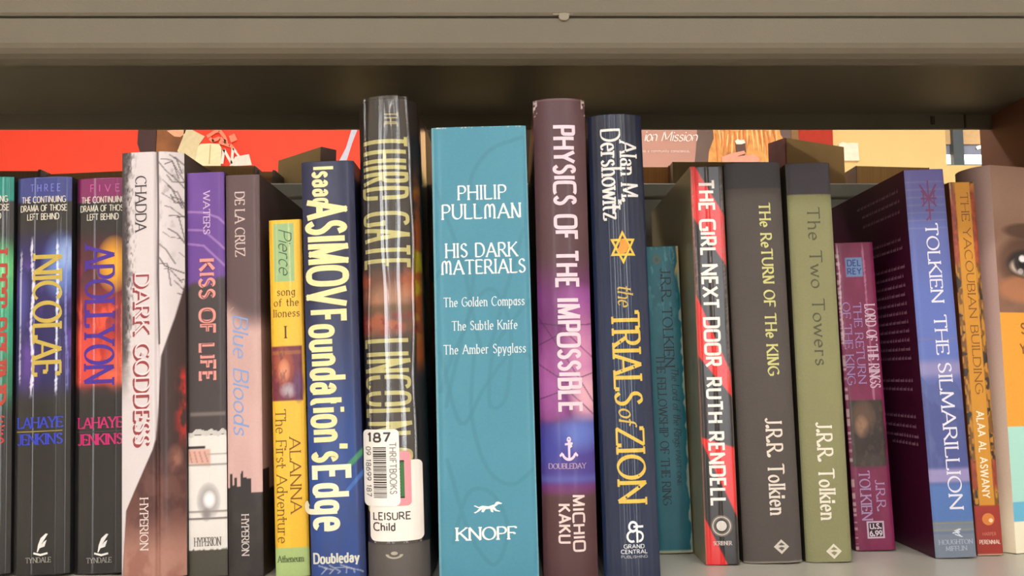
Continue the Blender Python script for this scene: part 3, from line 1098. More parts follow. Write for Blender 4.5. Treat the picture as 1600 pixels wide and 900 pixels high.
def series(label, tl, tr, bl, br, d, band, art, number, title, tcol, names, ncol, rule, dy=0, title_rect=None, weight=1.0):
    def base(A):
        A.c[:] = (34, 32, 32)
        A.band(300, 620, (42, 38, 37), 40)
        art(A)
        A.band(0, 318 + dy, band, 1.5)
        A.lay((A.u < .05) * .4, (20, 20, 24))
    b = Book('paperback_book', label, tl, tr, bl, br, d, depth=135, prof=prof_ridged(prof_round(2.2, 4), ((.09, .6, .14), (.34, .7, .2), (.77, .7, .2), (.92, .6, .12))), art=base, mat=GLOSSY, cover=(36, 34, 36))
    if number:
        letter(b, 'series_number', ' '.join(number), 'sans', (.28, .82, 291 + dy, 302 + dy), tuple(min(255, int(c * 1.25 + 38)) for c in band), 'flat', weight=.9)
    letter(b, 'series_lettering', WORDS, 'sans', (.09, .93, 310 + dy, 346 + dy), (214, 206, 192), 'flat', weight=1.05)
    if title:
        letter(b, 'title_lettering', title, 'roman', title_rect, tcol, 'down', weight=weight)
    for k, nm in enumerate(names):
        letter(b, 'author_lettering', nm, 'boldrom', (.08, .88, 655 + 26 * k, 671 + 26 * k), ncol, 'flat', weight=1.0)
    mark(b, 'author_rule', [[(0, 0), (1, 0), (1, 1), (0, 1)]], (.05, .88, 676, 677.6), rule)
    mark(b, 'quill_emblem', QUILL, (.36, .68, 837, 872), (232, 230, 226))
    letter(b, 'publisher_lettering', 'TYNDALE', 'roman', (.26, .7, 874, 882), (150, 146, 140), 'flat')
    return b


def art1(A):
    A.band(385, 640, (24, 92, 66), 30)
    n = A.n(.12, .05, 3)
    A.blob(.75, 440, .5, 70, (120, 214, 130), .9)
    A.blob(.9, 520, .4, 80, (40, 160, 120), .8)
    A.lay((1 - sm(400, 470, A.Y)) * sm(.55, .75, n) * sm(380, 400, A.Y), (20, 60, 50))
    A.band(560, 625, (40, 120, 90), 12, a=.6)


b01 = series('black paperback with a teal-green top band, at the far left end of the row', (-66, 281), (19.5, 279), (-74, 897), (11.5, 896), .4545, (0, 128, 116), art1,
             None, None, None, ('LAHAYE', 'JENKINS'), (196, 52, 44), (196, 52, 44))
letter(b01, 'title_lettering', 'LEFT BEHIND', 'roman', (.42, .9, 396, 640), (176, 60, 44), 'down')


def art2(A):
    n = A.n(.14, .07, 5)
    A.band(372, 615, (40, 34, 92), 24)
    A.lay(sm(.45, .7, n) * sm(390, 430, A.Y) * (1 - sm(560, 615, A.Y)), (86, 58, 142))
    A.blob(.85, 420, .4, 60, (120, 160, 230), .85)
    A.blob(.95, 400, .2, 30, (190, 214, 245), .6)
    A.blob(.1, 470, .2, 60, (96, 96, 190), .6)
    A.blob(.25, 575, .3, 50, (98, 62, 150), .6)
    A.crease(.09, .018, 395, 600, seed=1)
    A.crease(.33, .03, 376, 620, (226, 224, 240), .95, seed=2)
    A.crease(.77, .026, 380, 618, (220, 226, 250), .95, seed=3)
    A.crease(.93, .018, 385, 612, (120, 130, 200), .8, seed=4)


b02 = series('black paperback with a blue top band and blue author lettering', (24, 281), (110, 278), (17.5, 897), (105, 893), .4555, (60, 66, 132), art2,
             'THREE', 'NICOLAE', (196, 170, 78), ('LAHAYE', 'JENKINS'), (52, 64, 190), (150, 132, 60), title_rect=(.36, .84, 403, 588), weight=1.1)


def art3(A):
    n = A.n(.16, .08, 9)
    A.band(374, 608, (84, 36, 48), 24)
    A.lay(sm(430, 500, A.Y) * (1 - sm(596, 612, A.Y)), (186, 52, 44))
    A.lay(sm(.45, .62, n) * sm(450, 500, A.Y) * (1 - sm(590, 610, A.Y)), (236, 88, 60))
    A.lay(sm(.5, .62, A.n(.2, .05, 11)) * sm(400, 430, A.Y) * (1 - sm(480, 540, A.Y)), (120, 32, 62))
    A.blob(.72, 416, .34, 46, (250, 176, 44), 1.0, .6)
    A.blob(.2, 560, .3, 60, (240, 80, 66), .7)
    A.blob(.75, 575, .25, 45, (244, 110, 80), .7)
    A.crease(.1, .014, 470, 605, (240, 150, 140), .5, seed=8)
    A.crease(.86, .02, 440, 605, (250, 170, 130), .5, seed=9)


b03 = series('black paperback with a magenta top band and pink author lettering', (117, 282), (203, 279), (113.5, 893), (199, 890), .459, (132, 40, 96), art3,
             'FIVE', 'APOLLYON', (74, 44, 150), ('LAHAYE', 'JENKINS'), (196, 36, 110), (60, 50, 50), title_rect=(.2, .72, 388, 600), weight=1.15)


# ---- pale hardcover with bare branches
def art4(A):
    u, Y = A.u, A.Y
    A.c[:] = (216, 206, 208)
    A.lay((1 - sm(.04, .2, u + .16 * (A.n(.25, .25, 4) - .4))) * (1 - sm(520, 650, Y)) * .95, (62, 54, 56))
    A.lay(sm(.05, .3, .35 - u) * sm(.5, .7, A.n(1.2, .4, 8)) * (1 - sm(480, 600, Y)), (70, 62, 64))
    rr = random.Random(3)
    for k in range(26):                                       # twigs
        x0, yy = rr.uniform(.62, .95), rr.uniform(242, 470)
        A.line([(x0, yy), (x0 + rr.uniform(.05, .16), yy + rr.uniform(-6, 16)), (x0 + rr.uniform(.16, .36), yy + rr.uniform(8, 40))], rr.uniform(.5, 1.0), (84, 76, 78), .8)
    A.lay(sm(.52, .75, A.n(.35, .2, 15)) * (u > .6) * (1 - sm(300, 480, Y)) * .35, (120, 112, 114))
    A.line([(.60, 236), (.61, 330), (.60, 430), (.62, 540)], 2.0, (76, 66, 68), .9)
    edge = .60 - .05 * sm(470, 520, Y) * 0
    right = np.interp(Y, [440, 500, 560, 690, 705, 800, 900], [1.02, .86, .66, .56, .52, .08, .02])
    dark = sm(-.015, .015, u - right)
    A.lay(dark, (60, 40, 40))
    A.lay(dark * sm(.8, 1.0, u) * sm(570, 600, Y) * (1 - sm(660, 720, Y)) * sm(.3, .6, A.n(.3, .12, 21)), (226, 44, 34))
    A.lay(dark * sm(700, 760, Y), (104, 66, 60))
    A.blob(.85, 722, .13, 26, (182, 122, 100), .8)
    A.lay(dark * sm(.45, .7, A.n(.2, .12, 33)) * sm(640, 760, Y) * .7, (74, 42, 42))
    A.lay(dark * sm(790, 880, Y), (176, 128, 112))
    A.lay(dark * sm(.45, .7, A.n(.16, .1, 39)) * sm(800, 860, Y) * .5, (140, 84, 74))


def prof4(u, w):
    t = u / w
    y = 0.9 * abs(min(t / .3, 1) - 1) ** 3
    g = 1.5 * math.exp(-((t - .59) / .03) ** 2)
    s = 5.5 * max(0, (t - .62) / .38) ** 1.6
    return y + g + s


b04 = Book('hardcover_book', 'pale grey-white hardcover with black bare branches and brown lower corner', (189, 241), (282.5, 239), (190, 897), (285, 892), .447, prof=prof4, hard=True,
           art=art4, mat=PAPER, cover=(86, 76, 76))
letter(b04, 'author_lettering', 'CHADDA', 'roman', (.24, .42, 278, 364), (70, 60, 64))
letter(b04, 'title_shadow', 'DARK GODDESS', 'roman', (.205, .455, 431, 700), (150, 62, 66), weight=1.6)
letter(b04, 'title_lettering', 'DARK GODDESS', 'roman', (.235, .475, 429, 696), (228, 214, 216), off=.2, weight=.95)
letter(b04, 'publisher_lettering', 'HYPERION', 'roman', (.31, .44, 781, 862), (226, 208, 202))


# ---- purple and white paperback
def art5(A):
    u, Y = A.u, A.Y
    A.c[:] = (66, 56, 57)
    A.lay(1 - sm(445, 456, Y + 12 * u + 5 * np.sin(u * 9)), (104, 64, 146))
    A.lay((1 - sm(380, 450, Y)) * sm(.5, .75, A.n(.06, .05, 6)) * .5, (122, 82, 164))
    for y0, y1, y2 in ((332, 334, 346), (360, 362, 386), (382, 386, 412)):
        A.line([(.0, y0), (.45, y1), (.85, y2 - 3), (1.0, y2 + 6)], 1.7, (166, 128, 190), .75)
    A.band(646, 652, (112, 102, 100), 2, .06, .98)
    A.band(682, 862, (226, 220, 216), 1)
    A.lay((np.abs(Y - 682 + 6 * vnoise(A.X * .5, A.X * 0, 2)) < 4) * 1.0, (200, 196, 192))
    A.band(699, 703, (40, 30, 30), 1, -.1, .45)
    A.lay(sm(702, 706, Y) * (1 - sm(722, 730, Y - 8 * u)) * (1 - sm(.55, .62, u)), (214, 168, 154))
    for k in range(4):
        A.line([(.04 + .13 * k, 708), (.1 + .14 * k, 724)], 1.0, (160, 112, 102), .6)
    A.band(711, 713, (170, 160, 156), 1, .5, 1.1)
    A.band(727, 729.5, (150, 142, 140), 1)
    A.band(800, 803, (150, 142, 138), 1)
    A.band(811, 814, (112, 104, 102), 1)
    A.blob(.53, 785, .32, 30, (150, 144, 146), .9, .7)
    A.blob(.55, 783, .18, 15, (250, 250, 250), 1, .7)
    A.blob(.47, 806, .14, 12, (130, 122, 122), .8)
    A.lay(sm(860, 864, Y + 5 * (A.n(.8, .0, 4) - .5) * 2), (70, 66, 56))


b05 = Book('paperback_book', 'slim paperback with a purple top, dark middle and white lower third', (291, 272), (350, 271), (295, 896), (354.5, 894), .4535, depth=138, prof=prof_flat(.8),
           art=art5, mat=PAPER, cover=(70, 50, 92))
letter(b05, 'author_lettering', 'WATERS', 'roman', (.45, .62, 301, 368), (206, 178, 214), weight=1.2)
letter(b05, 'title_shadow', 'KISS OF LIFE', 'bold', (.34, .72, 408, 597), (226, 150, 140))
letter(b05, 'title_lettering', 'KISS OF LIFE', 'thin', (.38, .68, 411, 594), (110, 60, 76), off=.2, weight=.9)
letter(b05, 'publisher_lettering', 'HYPERION', 'boldrom', (.16, .84, 842, 855), (104, 98, 92), 'flat')


# ---- mauve hardback with a black skyline
def art6_common(A, u, off):
    Y = A.Y
    A.c[:] = (92, 70, 72)
    t = sm(470, 512, Y - 22 * np.sin((u - .1) * 2.2) + 8)
    A.lay(t, (206, 168, 162))
    A.lay(t * sm(560, 760, Y) * .4, (218, 178, 172))
    A.lay(sm(.4, .7, A.n(.1, .03, 12)) * t * .2, (180, 140, 140))


def art6(A):
    u, Y = A.u, A.Y
    art6_common(A, u, 0)
    sky = np.interp(u, [0, .06, .061, .13, .131, .2, .201, .26, .261, .36, .361, .4, .401, .46, .461, .56, .561, .68, .681, .8, .801, .83, .831, 1],
                    [764, 764, 742, 742, 760, 760, 748, 748, 762, 762, 742, 742, 738, 738, 748, 748, 750, 750, 772, 772, 772, 772, 772, 772])
    A.lay(sm(-1, 1, Y - sky), (42, 36, 36))
    A.lay(sm(-1, 1, Y - sky) * sm(.5, .8, A.n(.12, .1, 31)) * .5, (64, 54, 50))
    A.line([(.08, 488), (.2, 482)], 1, (180, 150, 150), .6)


def art6r(A):
    art6_common(A, A.u * .3 + 1, 0)
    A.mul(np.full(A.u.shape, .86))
    A.lay(sm(-1, 1, A.Y - np.where(A.X < 12, 737, 770)), (36, 30, 30))


b06 = Book('hardcover_book', 'mauve-brown book fading to pink above a black city skyline', (352, 275), (405, 275), (357, 896), (411, 895), .4535, depth=140, prof=prof_flat(.7), hard=True,
           art=art6, mat=PAPER, cover=(80, 60, 60), right_art=art6r)
letter(b06, 'author_lettering', 'DE LA CRUZ', 'roman', (.28, .56, 302, 402), (206, 184, 178), weight=1.05)
letter(b06, 'title_lettering', 'Blue Bloods', 'ital', (.2, .62, 494, 680), (128, 158, 212), weight=1.15)
letter(b06, 'publisher_lettering', 'HYPERION', 'boldrom', (.4, .6, 806, 870), (206, 194, 190), weight=.9)


# ---- small yellow paperback
def art7(A):
    u, Y = A.u, A.Y
    A.c[:] = (234, 184, 42)
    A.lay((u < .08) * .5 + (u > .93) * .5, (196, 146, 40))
    A.lay(sm(.45, .7, A.n(.3, .03, 4)) * .25, (250, 206, 70))
    A.band(351, 442, (150, 184, 130), 1, .14, .76)
    A.crease(.62, .03, 348, 470, (236, 222, 150), .5, seed=3)
    A.crease(.22, .02, 348, 470, (220, 206, 140), .4, seed=5)
    A.band(543, 628, (112, 36, 52), 1, .0, .93)
    A.blob(.35, 575, .36, 34, (170, 84, 48), 1, .7)
    A.blob(.38, 581, .2, 20, (226, 150, 112), .9, .7)
    A.blob(.5, 612, .3, 14, (190, 190, 196), .8, .7)
    A.blob(.8, 605, .2, 30, (96, 50, 100), .9)
    A.band(550, 556, (176, 112, 48), 1, .02, .9, .6)
    A.lay(sm(.55, .7, A.n(.6, .3, 14)) * (Y > 545) * (Y < 626) * (u < .92) * .35, (60, 20, 40))
    A.band(858, 910, (168, 190, 122), 1)
    A.lay((u > .96) * (1 - sm(440, 640, Y)) * .6, (150, 100, 40))


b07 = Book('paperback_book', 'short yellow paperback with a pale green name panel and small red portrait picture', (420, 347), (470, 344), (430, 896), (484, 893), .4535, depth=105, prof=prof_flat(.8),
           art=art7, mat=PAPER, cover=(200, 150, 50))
letter(b07, 'author_lettering', 'Pierce', 'script', (.3, .68, 360, 430), (70, 90, 70), weight=.9)
letter(b07, 'series_lettering', 'song|of the|lioness', 'uncial', (.1, .88, 452, 497), (108, 74, 24), 'flat', weight=.8)
letter(b07, 'volume_number', 'I', 'roman', (.4, .5, 512, 530), (96, 66, 24), 'flat')
letter(b07, 'subtitle_lettering', 'The First Adventure', 'roman', (.1, .4, 642, 850), (122, 86, 26), weight=.8)
letter(b07, 'title_lettering', 'ALANNA', 'roman', (.5, .82, 686, 804), (128, 84, 20), weight=.9)
letter(b07, 'publisher_lettering', 'Atheneum', 'roman', (.08, .84, 870, 880), (82, 100, 60), 'flat')


# ---- navy hardback with cream condensed lettering
def art8(A):
    u, Y = A.u, A.Y
    A.c[:] = (40, 42, 72)
    A.lay(sm(430, 720, Y), (40, 70, 138))
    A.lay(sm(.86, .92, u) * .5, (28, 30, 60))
    A.line([(.72, 734), (1.05, 706)], 4, (70, 150, 90), .8)
    A.line([(.72, 770), (1.05, 738)], 3, (70, 120, 200), .7)
    A.lay(sm(.5, .75, A.n(.2, .06, 3)) * .25, (60, 66, 100))
    for k in range(6):
        A.line([(.15 + .1 * k, 886 + 4 * (k % 2)), (.3 + .12 * k, 890 + 3 * (k % 3)), (.2 + .15 * k, 899)], 1.0, (190, 190, 190), .7)


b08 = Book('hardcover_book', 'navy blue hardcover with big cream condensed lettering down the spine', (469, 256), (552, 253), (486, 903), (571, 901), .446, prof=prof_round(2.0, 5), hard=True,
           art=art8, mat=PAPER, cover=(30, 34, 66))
CRM = (244, 226, 168)
letter(b08, 'author_lettering', 'Isaac', 'heavy', (.24, .62, 264, 322), CRM)
letter(b08, 'author_lettering', 'ASIMOV', 'heavy', (.1, .8, 318, 478), CRM)
letter(b08, 'title_lettering', "Foundation's", 'heavy', (.12, .74, 489, 722), CRM)
letter(b08, 'title_lettering', 'Edge', 'heavy', (.12, .74, 732, 829), (240, 232, 200))
letter(b08, 'publisher_lettering', 'Doubleday', 'bold', (.06, .88, 867, 882), (214, 214, 200), 'flat')


# ---- thick library hardcover in a clear sleeve
def art9(A):
    u, Y = A.u, A.Y
    A.c[:] = (64, 53, 55)
    n = A.n(.12, .1, 7)
    m = sm(408, 440, Y) * (1 - sm(505, 540, Y))
    A.lay(m, (150, 84, 60))
    A.lay(m * sm(.4, .65, n), (226, 120, 66))
    A.blob(.5, 468, .6, 30, (240, 190, 150), .8)
    A.band(478, 492, (120, 84, 40), 6, a=.6)
    A.lay(sm(.5, .7, A.n(.25, .3, 9)) * sm(485, 500, Y) * (1 - sm(515, 530, Y)), (190, 54, 44))
    art9p(A, sm(.86, .9, u))
    A.band(852, 910, (92, 86, 84), 3)


def art9p(A, m):
    Y = A.Y
    A.lay(m * sm(240, 300, Y) * (1 - sm(560, 600, Y)) * sm(.3, .5, A.n(.08, .05, 17)), (196, 108, 44))
    A.lay(m * sm(.48, .6, A.n(.06, .07, 19)) * sm(280, 330, Y) * (1 - sm(480, 560, Y)), (214, 196, 40))


def art9r(A):
    Y = A.Y
    A.c[:] = (54, 46, 48)
    n = A.n(.08, .05, 17)
    A.lay(sm(240, 300, Y) * (1 - sm(560, 600, Y)) * sm(.35, .55, n), (196, 108, 44))
    A.lay(sm(.5, .62, A.n(.06, .07, 19)) * sm(280, 330, Y) * (1 - sm(480, 560, Y)), (206, 190, 40))
    A.band(390, 420, (34, 34, 70), 8)
    A.lay(sm(580, 600, Y), (66, 62, 62))


b09 = Book('hardcover_book', 'thick dark hardcover in a clear plastic sleeve with white barcode labels', (554, 158), (652, 156), (574, 905), (668, 903), .4395, depth=155, prof=prof_round(9.0, 2.6), hard=True,
           art=art9, mat=PAPER, cover=(58, 50, 50), right_art=art9r, cat='book')
PALE = (255, 244, 172)
letter(b09, 'title_lettering', 'THE', 'sans', (.46, .68, 178, 201), (214, 196, 136), weight=1.0)
letter(b09, 'title_lettering', 'THIRD GATE', 'tall', (.08, .8, 216, 421), PALE, weight=1.9)
letter(b09, 'author_lettering', 'LINCOLN CHILD', 'tall', (.06, .76, 534, 806), PALE, weight=1.9)
mark(b09, 'publisher_emblem', ring(.5, .5, .32, .5, 20, 180, 360) + disc(.5, .62, .2), (.32, .6, 862, 876), (180, 172, 150))


def sleeve_mat():
    m, nt, b = new_mat('clear_plastic_film')
    nt.nodes.remove(b)
    tr = nt.nodes.new('ShaderNodeBsdfTransparent')
    tr.inputs['Color'].default_value = (1, 1, 1, 1)
    add_film(nt, tr.outputs[0], 2.0, rough=.14, aniso=.55, wrinkle=.05)
    return m


FILM = sleeve_mat()


def sleeve(book, z0_row, z1_mm, facets):
    """Clear film round the spine and the front edge of both covers, pulled flat in lengthways facets (where 0..1, half width mm, slope, gap mm)."""
    f = book.spine
    w = book.w
    za = f.z_of(z0_row)
    nz = 60
    us = list(np.linspace(0, w, 150))
    path = [('L', s) for s in (34, 20, 8, 2)] + [('S', u) for u in us] + [('R', s) for s in (2, 8, 20, 34)]
    V = []
    for r in range(nz + 1):
        z = za + (z1_mm - za) * r / nz
        for kind, s in path:
            if kind == 'S':
                y0_, off, tot = book.prof(s, w), .42, 0.0
                for (c, hwd, slope, gap) in facets:
                    cc = c * w + .7 * math.sin(z * .037 + c * 9) + .25 * math.sin(z * .13 + c * 5)
                    k = 1 - sm(hwd, hwd + .8, abs(s - cc))
                    line = book.prof(cc, w) - gap + slope * (s - cc)
                    off = off * (1 - k) + k * (y0_ - line)
                edge = sm(0, 2.2, min(s, w - s))
                off = .42 + (max(off, .2) - .42) * edge
                off += .10 * math.sin(z * .21 + s * .9) * math.exp(-max(0, z1_mm - z) / 12)
                V.append((s * MM, (y0_ - off) * MM, z * MM))
            elif kind == 'L':
                V.append(book.left.fn(book.left.w - s, z, .42))
            else:
                V.append(book.right.fn(s, z, .42))
    W = len(path)
    Fs = [(r * W + i, r * W + i + 1, (r + 1) * W + i + 1, (r + 1) * W + i) for r in range(nz) for i in range(W - 1)]
    return mesh_obj('plastic_sleeve', V, Fs, FILM, book.root, True)


sl = sleeve(b09, 852, b09.h + 1.6, ((.13, .55, -.06, .75), (.40, .95, -.05, .6), (.66, .9, .225, .6), (.85, .6, .225, .8)))
tag(sl, 'clear crinkled plastic sleeve')
cat_l = sticker(b09, 'category_label', (.1, .9, 722, 848), 2.6, (244, 236, 228), 1.30)
tag(cat_l, 'white rounded category label')
pk = sticker(b09, 'pink_panel', (.44, .74, 708, 793), 2.0, (236, 150, 160), 1.42)
mark(b09, 'green_panel', [[(0, 0), (1, 0), (1, 1), (0, 1)]], (.54, .645, 722, 781), (60, 112, 62), off=1.48, parent=pk)
mark(b09, 'dark_bars', [[(.0, k / 12), (.5, k / 12), (.5, k / 12 + .04), (0, k / 12 + .04)] for k in range(12)] + [[(0, .96), (1, .96), (1, 1), (0, 1)], [(0, 0), (1, 0), (1, .04), (0, .04)]], (.54, .645, 722, 781), (28, 44, 30), off=1.54, parent=pk)
letter(b09, 'label_lettering', 'LEISURE', 'sans', (.16, .72, 803, 814), (58, 52, 52), 'flat', off=1.4, parent=cat_l, weight=1.15)
letter(b09, 'label_lettering', 'Child', 'sans', (.16, .49, 819, 831), (58, 52, 52), 'flat', off=1.4, parent=cat_l, weight=1.15)
bar_l = sticker(b09, 'barcode_label', (.005, .58, 673, 793), 2.4, (246, 240, 234), 1.58)
tag(bar_l, 'white rounded barcode label')
letter(b09, 'label_number', '187', 'bold', (.1, .44, 679, 692), (70, 64, 64), 'flat', off=1.68, parent=bar_l)
rnd = random.Random(2)
bars, t = [], 0.0
while t < .98:
    wb = rnd.choice((.008, .012, .02, .03))
    bars.append([(0, t), (1, t), (1, min(1, t + wb)), (0, min(1, t + wb))])
    t += wb + rnd.choice((.009, .014, .02))
mark(b09, 'barcode', bars, (.18, .38, 698, 780), (62, 56, 56), off=1.68, parent=bar_l)
letter(b09, 'label_digits', '09 18699 187', 'sans', (.06, .14, 700, 778), (80, 74, 74), 'down', off=1.68, parent=bar_l)
letter(b09, 'label_lettering', 'THRIFTBOOKS', 'sans', (.43, .53, 694, 774), (140, 134, 132), 'down', off=1.68, parent=bar_l)


# ---- wide teal omnibus
def art10(A):
    u, Y = A.u, A.Y
    A.c[:] = (72, 140, 164)
    A.lay(sm(.4, .8, A.n(.05, .03, 2)) * .18, (88, 156, 178))
    for pts in ([(.02, .33), (.2, .28), (.4, .30), (.35, .42), (.15, .52), (.03, .6)], [(.95, .02), (.6, .05), (.4, .12), (.5, .2)],
                [(.1, .62), (.35, .42), (.6, .36), (.78, .45), (.72, .6), (.55, .62), (.6, .5), (.85, .42), (1.02, .38)],
                [(.05, .5), (.25, .66), (.5, .58), (.8, .5), (1.02, .52)], [(.4, .5), (.36, .64), (.5, .76), (.75, .8), (1.02, .76)],
                [(.1, .74), (.3, .9), (.55, .98), (.7, .9), (.55, .82), (.3, .82), (.12, .95)], [(.02, .12), (.3, .3), (.5, .5), (.75, .36), (.98, .2)]):
        P = [np.array(p) for p in pts]
        P = [2 * P[0] - P[1]] + P + [2 * P[-1] - P[-2]]
        out = []
        for i in range(1, len(P) - 2):
            for k in range(6):
                t = k / 6
                q = .5 * (2 * P[i] + (P[i + 1] - P[i - 1]) * t + (2 * P[i - 1] - 5 * P[i] + 4 * P[i + 1] - P[i + 2]) * t * t + (-P[i - 1] + 3 * P[i] - 3 * P[i + 1] + P[i + 2]) * t ** 3)
                out.append((q[0], 205 + q[1] * 695))
        A.line(out, 3.0, (64, 128, 148), .55)
    A.lay(((u < .02) | (u > .985)) * .5, (150, 190, 200))
    spk = sm(.7, .8, vnoise(A.X * 1.6, A.Z * 1.6, 8))
    A.lay(spk * (Y < 203) * .9, (214, 206, 190))


b10 = Book('paperback_book', 'wide teal paperback with white lettering and a running dog emblem', (673, 203), (822, 198), (687, 905), (842, 903), .4395, depth=150, prof=prof_flat(1.2, 14),
           art=art10, mat=PAPER, cover=(52, 104, 120))
WH = (232, 240, 240)
for txt, r in (('PHILIP', (.27, .77, 293, 314)), ('PULLMAN', (.1, .92, 322, 344)), ('HIS DARK', (.13, .87, 383, 404)), ('MATERIALS', (.08, .95, 409, 430))):
    letter(b10, 'author_lettering' if txt[0] == 'P' else 'title_lettering', txt, 'uncial', r, WH, 'flat', uncial=True, weight=.95)
for txt, r in (('The Golden Compass', (.1, .93, 467, 481)), ('The Subtle Knife', (.18, .85, 504, 518)), ('The Amber Spyglass', (.09, .93, 541, 555))):
    letter(b10, 'volume_lettering', txt, 'uncial', r, (214, 228, 232), 'flat', uncial=True, weight=.8)
DOG = [[(.16, .52), (.3, .62), (.52, .56), (.7, .68), (.78, .6), (.7, .42), (.5, .36), (.34, .34), (.2, .4)], [(.7, .62), (.78, .86), (.86, .9), (1., .76), (.96, .7), (.86, .7), (.78, .56)],
       [(.2, .5), (.04, .66), (0, .62), (.16, .44)], [(.2, .46), (.1, .22), (.0, .12), (.05, .06), (.18, .2), (.3, .38)], [(.3, .4), (.26, .16), (.34, .12), (.42, .36)],
       [(.62, .42), (.74, .2), (.9, .14), (.92, .2), (.8, .28), (.74, .46)], [(.56, .4), (.6, .14), (.68, .1), (.68, .18), (.66, .42)]]
mark(b10, 'dog_emblem', DOG, (.36, .65, 785, 806), WH)
letter(b10, 'publisher_lettering', 'KNOPF', 'boldrom', (.18, .78, 827, 846), WH, 'flat', weight=1.1)


# ---- plum hardcover with pink glow
def art11(A):
    u, Y = A.u, A.Y
    A.c[:] = (84, 56, 62)
    A.lay(sm(.4, .8, A.n(.08, .03, 2)) * .3, (98, 68, 74))
    A.lay(sm(390, 470, Y) * (1 - sm(640, 700, Y)), (112, 50, 110))
    n = A.n(.09, .05, 13)
    A.lay(sm(440, 520, Y) * (1 - sm(640, 680, Y)) * sm(.4, .7, n) * .7, (156, 84, 160))
    A.blob(.85, 560, .5, 90, (222, 150, 190), .85)
    A.blob(.9, 625, .4, 50, (240, 190, 196), .8)
    A.blob(.15, 590, .35, 80, (178, 96, 164), .6)
    A.blob(.75, 470, .5, 30, (190, 110, 190), .5)
    for k, (a, b_, c) in enumerate(((505, 512, 508), (540, 520, 560), (570, 600, 585), (625, 610, 650), (495, 560, 630))):
        A.line([(0, a), (.5, b_), (1, c)], .8, (70, 30, 70), .7)
    A.lay(sm(655, 668, Y) * (1 - sm(755, 775, Y)), (74, 60, 140))
    A.blob(.75, 680, .6, 34, (100, 128, 206), .8)
    A.blob(.2, 700, .4, 40, (60, 70, 160), .7)
    A.band(745, 757, (92, 104, 180), 6, a=.6)
    A.band(757, 775, (116, 46, 112), 6, a=.7)
    A.lay(sm(768, 790, Y), (80, 50, 54))
    w = sm(.45, .6, vnoise(A.X * 1.2, A.Z * .7, 5))
    A.lay(((u < .07) | (u > .93)) * (Y < 180) * w, (206, 190, 184))
    A.lay((Y < 158.5) * .35, (150, 120, 120))


b11 = Book('hardcover_book', 'tall plum hardcover glowing magenta in the middle with pale blocky lettering', (833, 156), (914, 154), (850, 903), (936, 900), .4405, depth=150, prof=prof_round(4.5, 2.6), hard=True,
           art=art11, mat=PAPER, cover=(62, 40, 46))
letter(b11, 'title_lettering', 'PHYSICS OF THE IMPOSSIBLE', 'tech', (.37, .76, 199, 645), (232, 206, 218), weight=1.0)
mark(b11, 'anchor_emblem', ring(.5, .42, .3, .42, 20, 200, 340) + [rbar(.52, .1, .52, .9, .12), rbar(.3, .7, .72, .74, .09), rbar(.16, .34, .02, .2, .1), rbar(.84, .34, .98, .2, .1)] + ring(.52, .9, .05, .12, 12)
     + [[(.5, .5), (.7, .6), (.62, .82), (.54, .7)]], (.34, .68, 685, 722), (222, 206, 226))
letter(b11, 'publisher_lettering', 'DOUBLEDAY', 'boldrom', (.14, .82, 726, 734), (176, 150, 180), 'flat')
letter(b11, 'author_lettering', 'MICHIO', 'tech', (.56, .76, 776, 863), (226, 204, 200), weight=.95)
letter(b11, 'author_lettering', 'KAKU', 'tech', (.3, .5, 790, 850), (226, 204, 200), weight=.95)


# ---- navy glossy hardcover with a gold star
def art12(A):
    u, Y = A.u, A.Y
    A.c[:] = (20, 36, 68)
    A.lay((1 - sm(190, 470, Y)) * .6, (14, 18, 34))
    A.lay(sm(.4, .8, A.n(.08, .03, 22)) * .3, (34, 54, 88))


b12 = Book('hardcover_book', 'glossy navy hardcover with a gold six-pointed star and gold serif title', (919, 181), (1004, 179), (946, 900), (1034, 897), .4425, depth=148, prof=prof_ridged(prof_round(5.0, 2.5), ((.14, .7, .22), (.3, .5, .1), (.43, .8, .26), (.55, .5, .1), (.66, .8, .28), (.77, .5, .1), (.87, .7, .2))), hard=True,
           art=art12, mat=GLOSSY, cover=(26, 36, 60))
letter(b12, 'author_lettering', 'Alan M.', 'roman', (.56, .86, 223, 316), (224, 222, 220), weight=1.0)
letter(b12, 'author_lettering', 'Dershowitz', 'roman', (.22, .56, 204, 344), (224, 222, 220), weight=1.0)
tri = lambda r0, r1, s: [[(.5 + r0 * math.cos(a), .5 + r0 * math.sin(a)), (.5 + r1 * math.cos(a), .5 + r1 * math.sin(a)), (.5 + r1 * math.cos(b_), .5 + r1 * math.sin(b_)), (.5 + r0 * math.cos(b_), .5 + r0 * math.sin(b_))]
                         for a, b_ in [(math.radians(s + 120 * k), math.radians(s + 120 * (k + 1))) for k in range(3)]]
mark(b12, 'star_emblem', tri(.36, .5, 90) + tri(.36, .5, -90), (.28, .8, 362, 415), (232, 190, 70))
mark(b12, 'flame', [[(.1, .3), (.3, .1), (.7, .2), (.9, .55), (.7, .9), (.55, .6), (.35, .95), (.3, .6)]], (.4, .68, 374, 402), (236, 150, 60), off=.18)
letter(b12, 'title_lettering', 'the', 'ital', (.42, .68, 448, 480), (196, 168, 84), weight=1.1)
letter(b12, 'title_lettering', 'TRIALS', 'roman', (.3, .78, 490, 634), (222, 188, 84), weight=1.0)
letter(b12, 'title_lettering', 'of', 'ital', (.36, .66, 640, 664), (210, 178, 84), weight=1.1)
letter(b12, 'title_lettering', 'ZION', 'roman', (.3, .78, 671, 787), (222, 188, 84), weight=1.0)
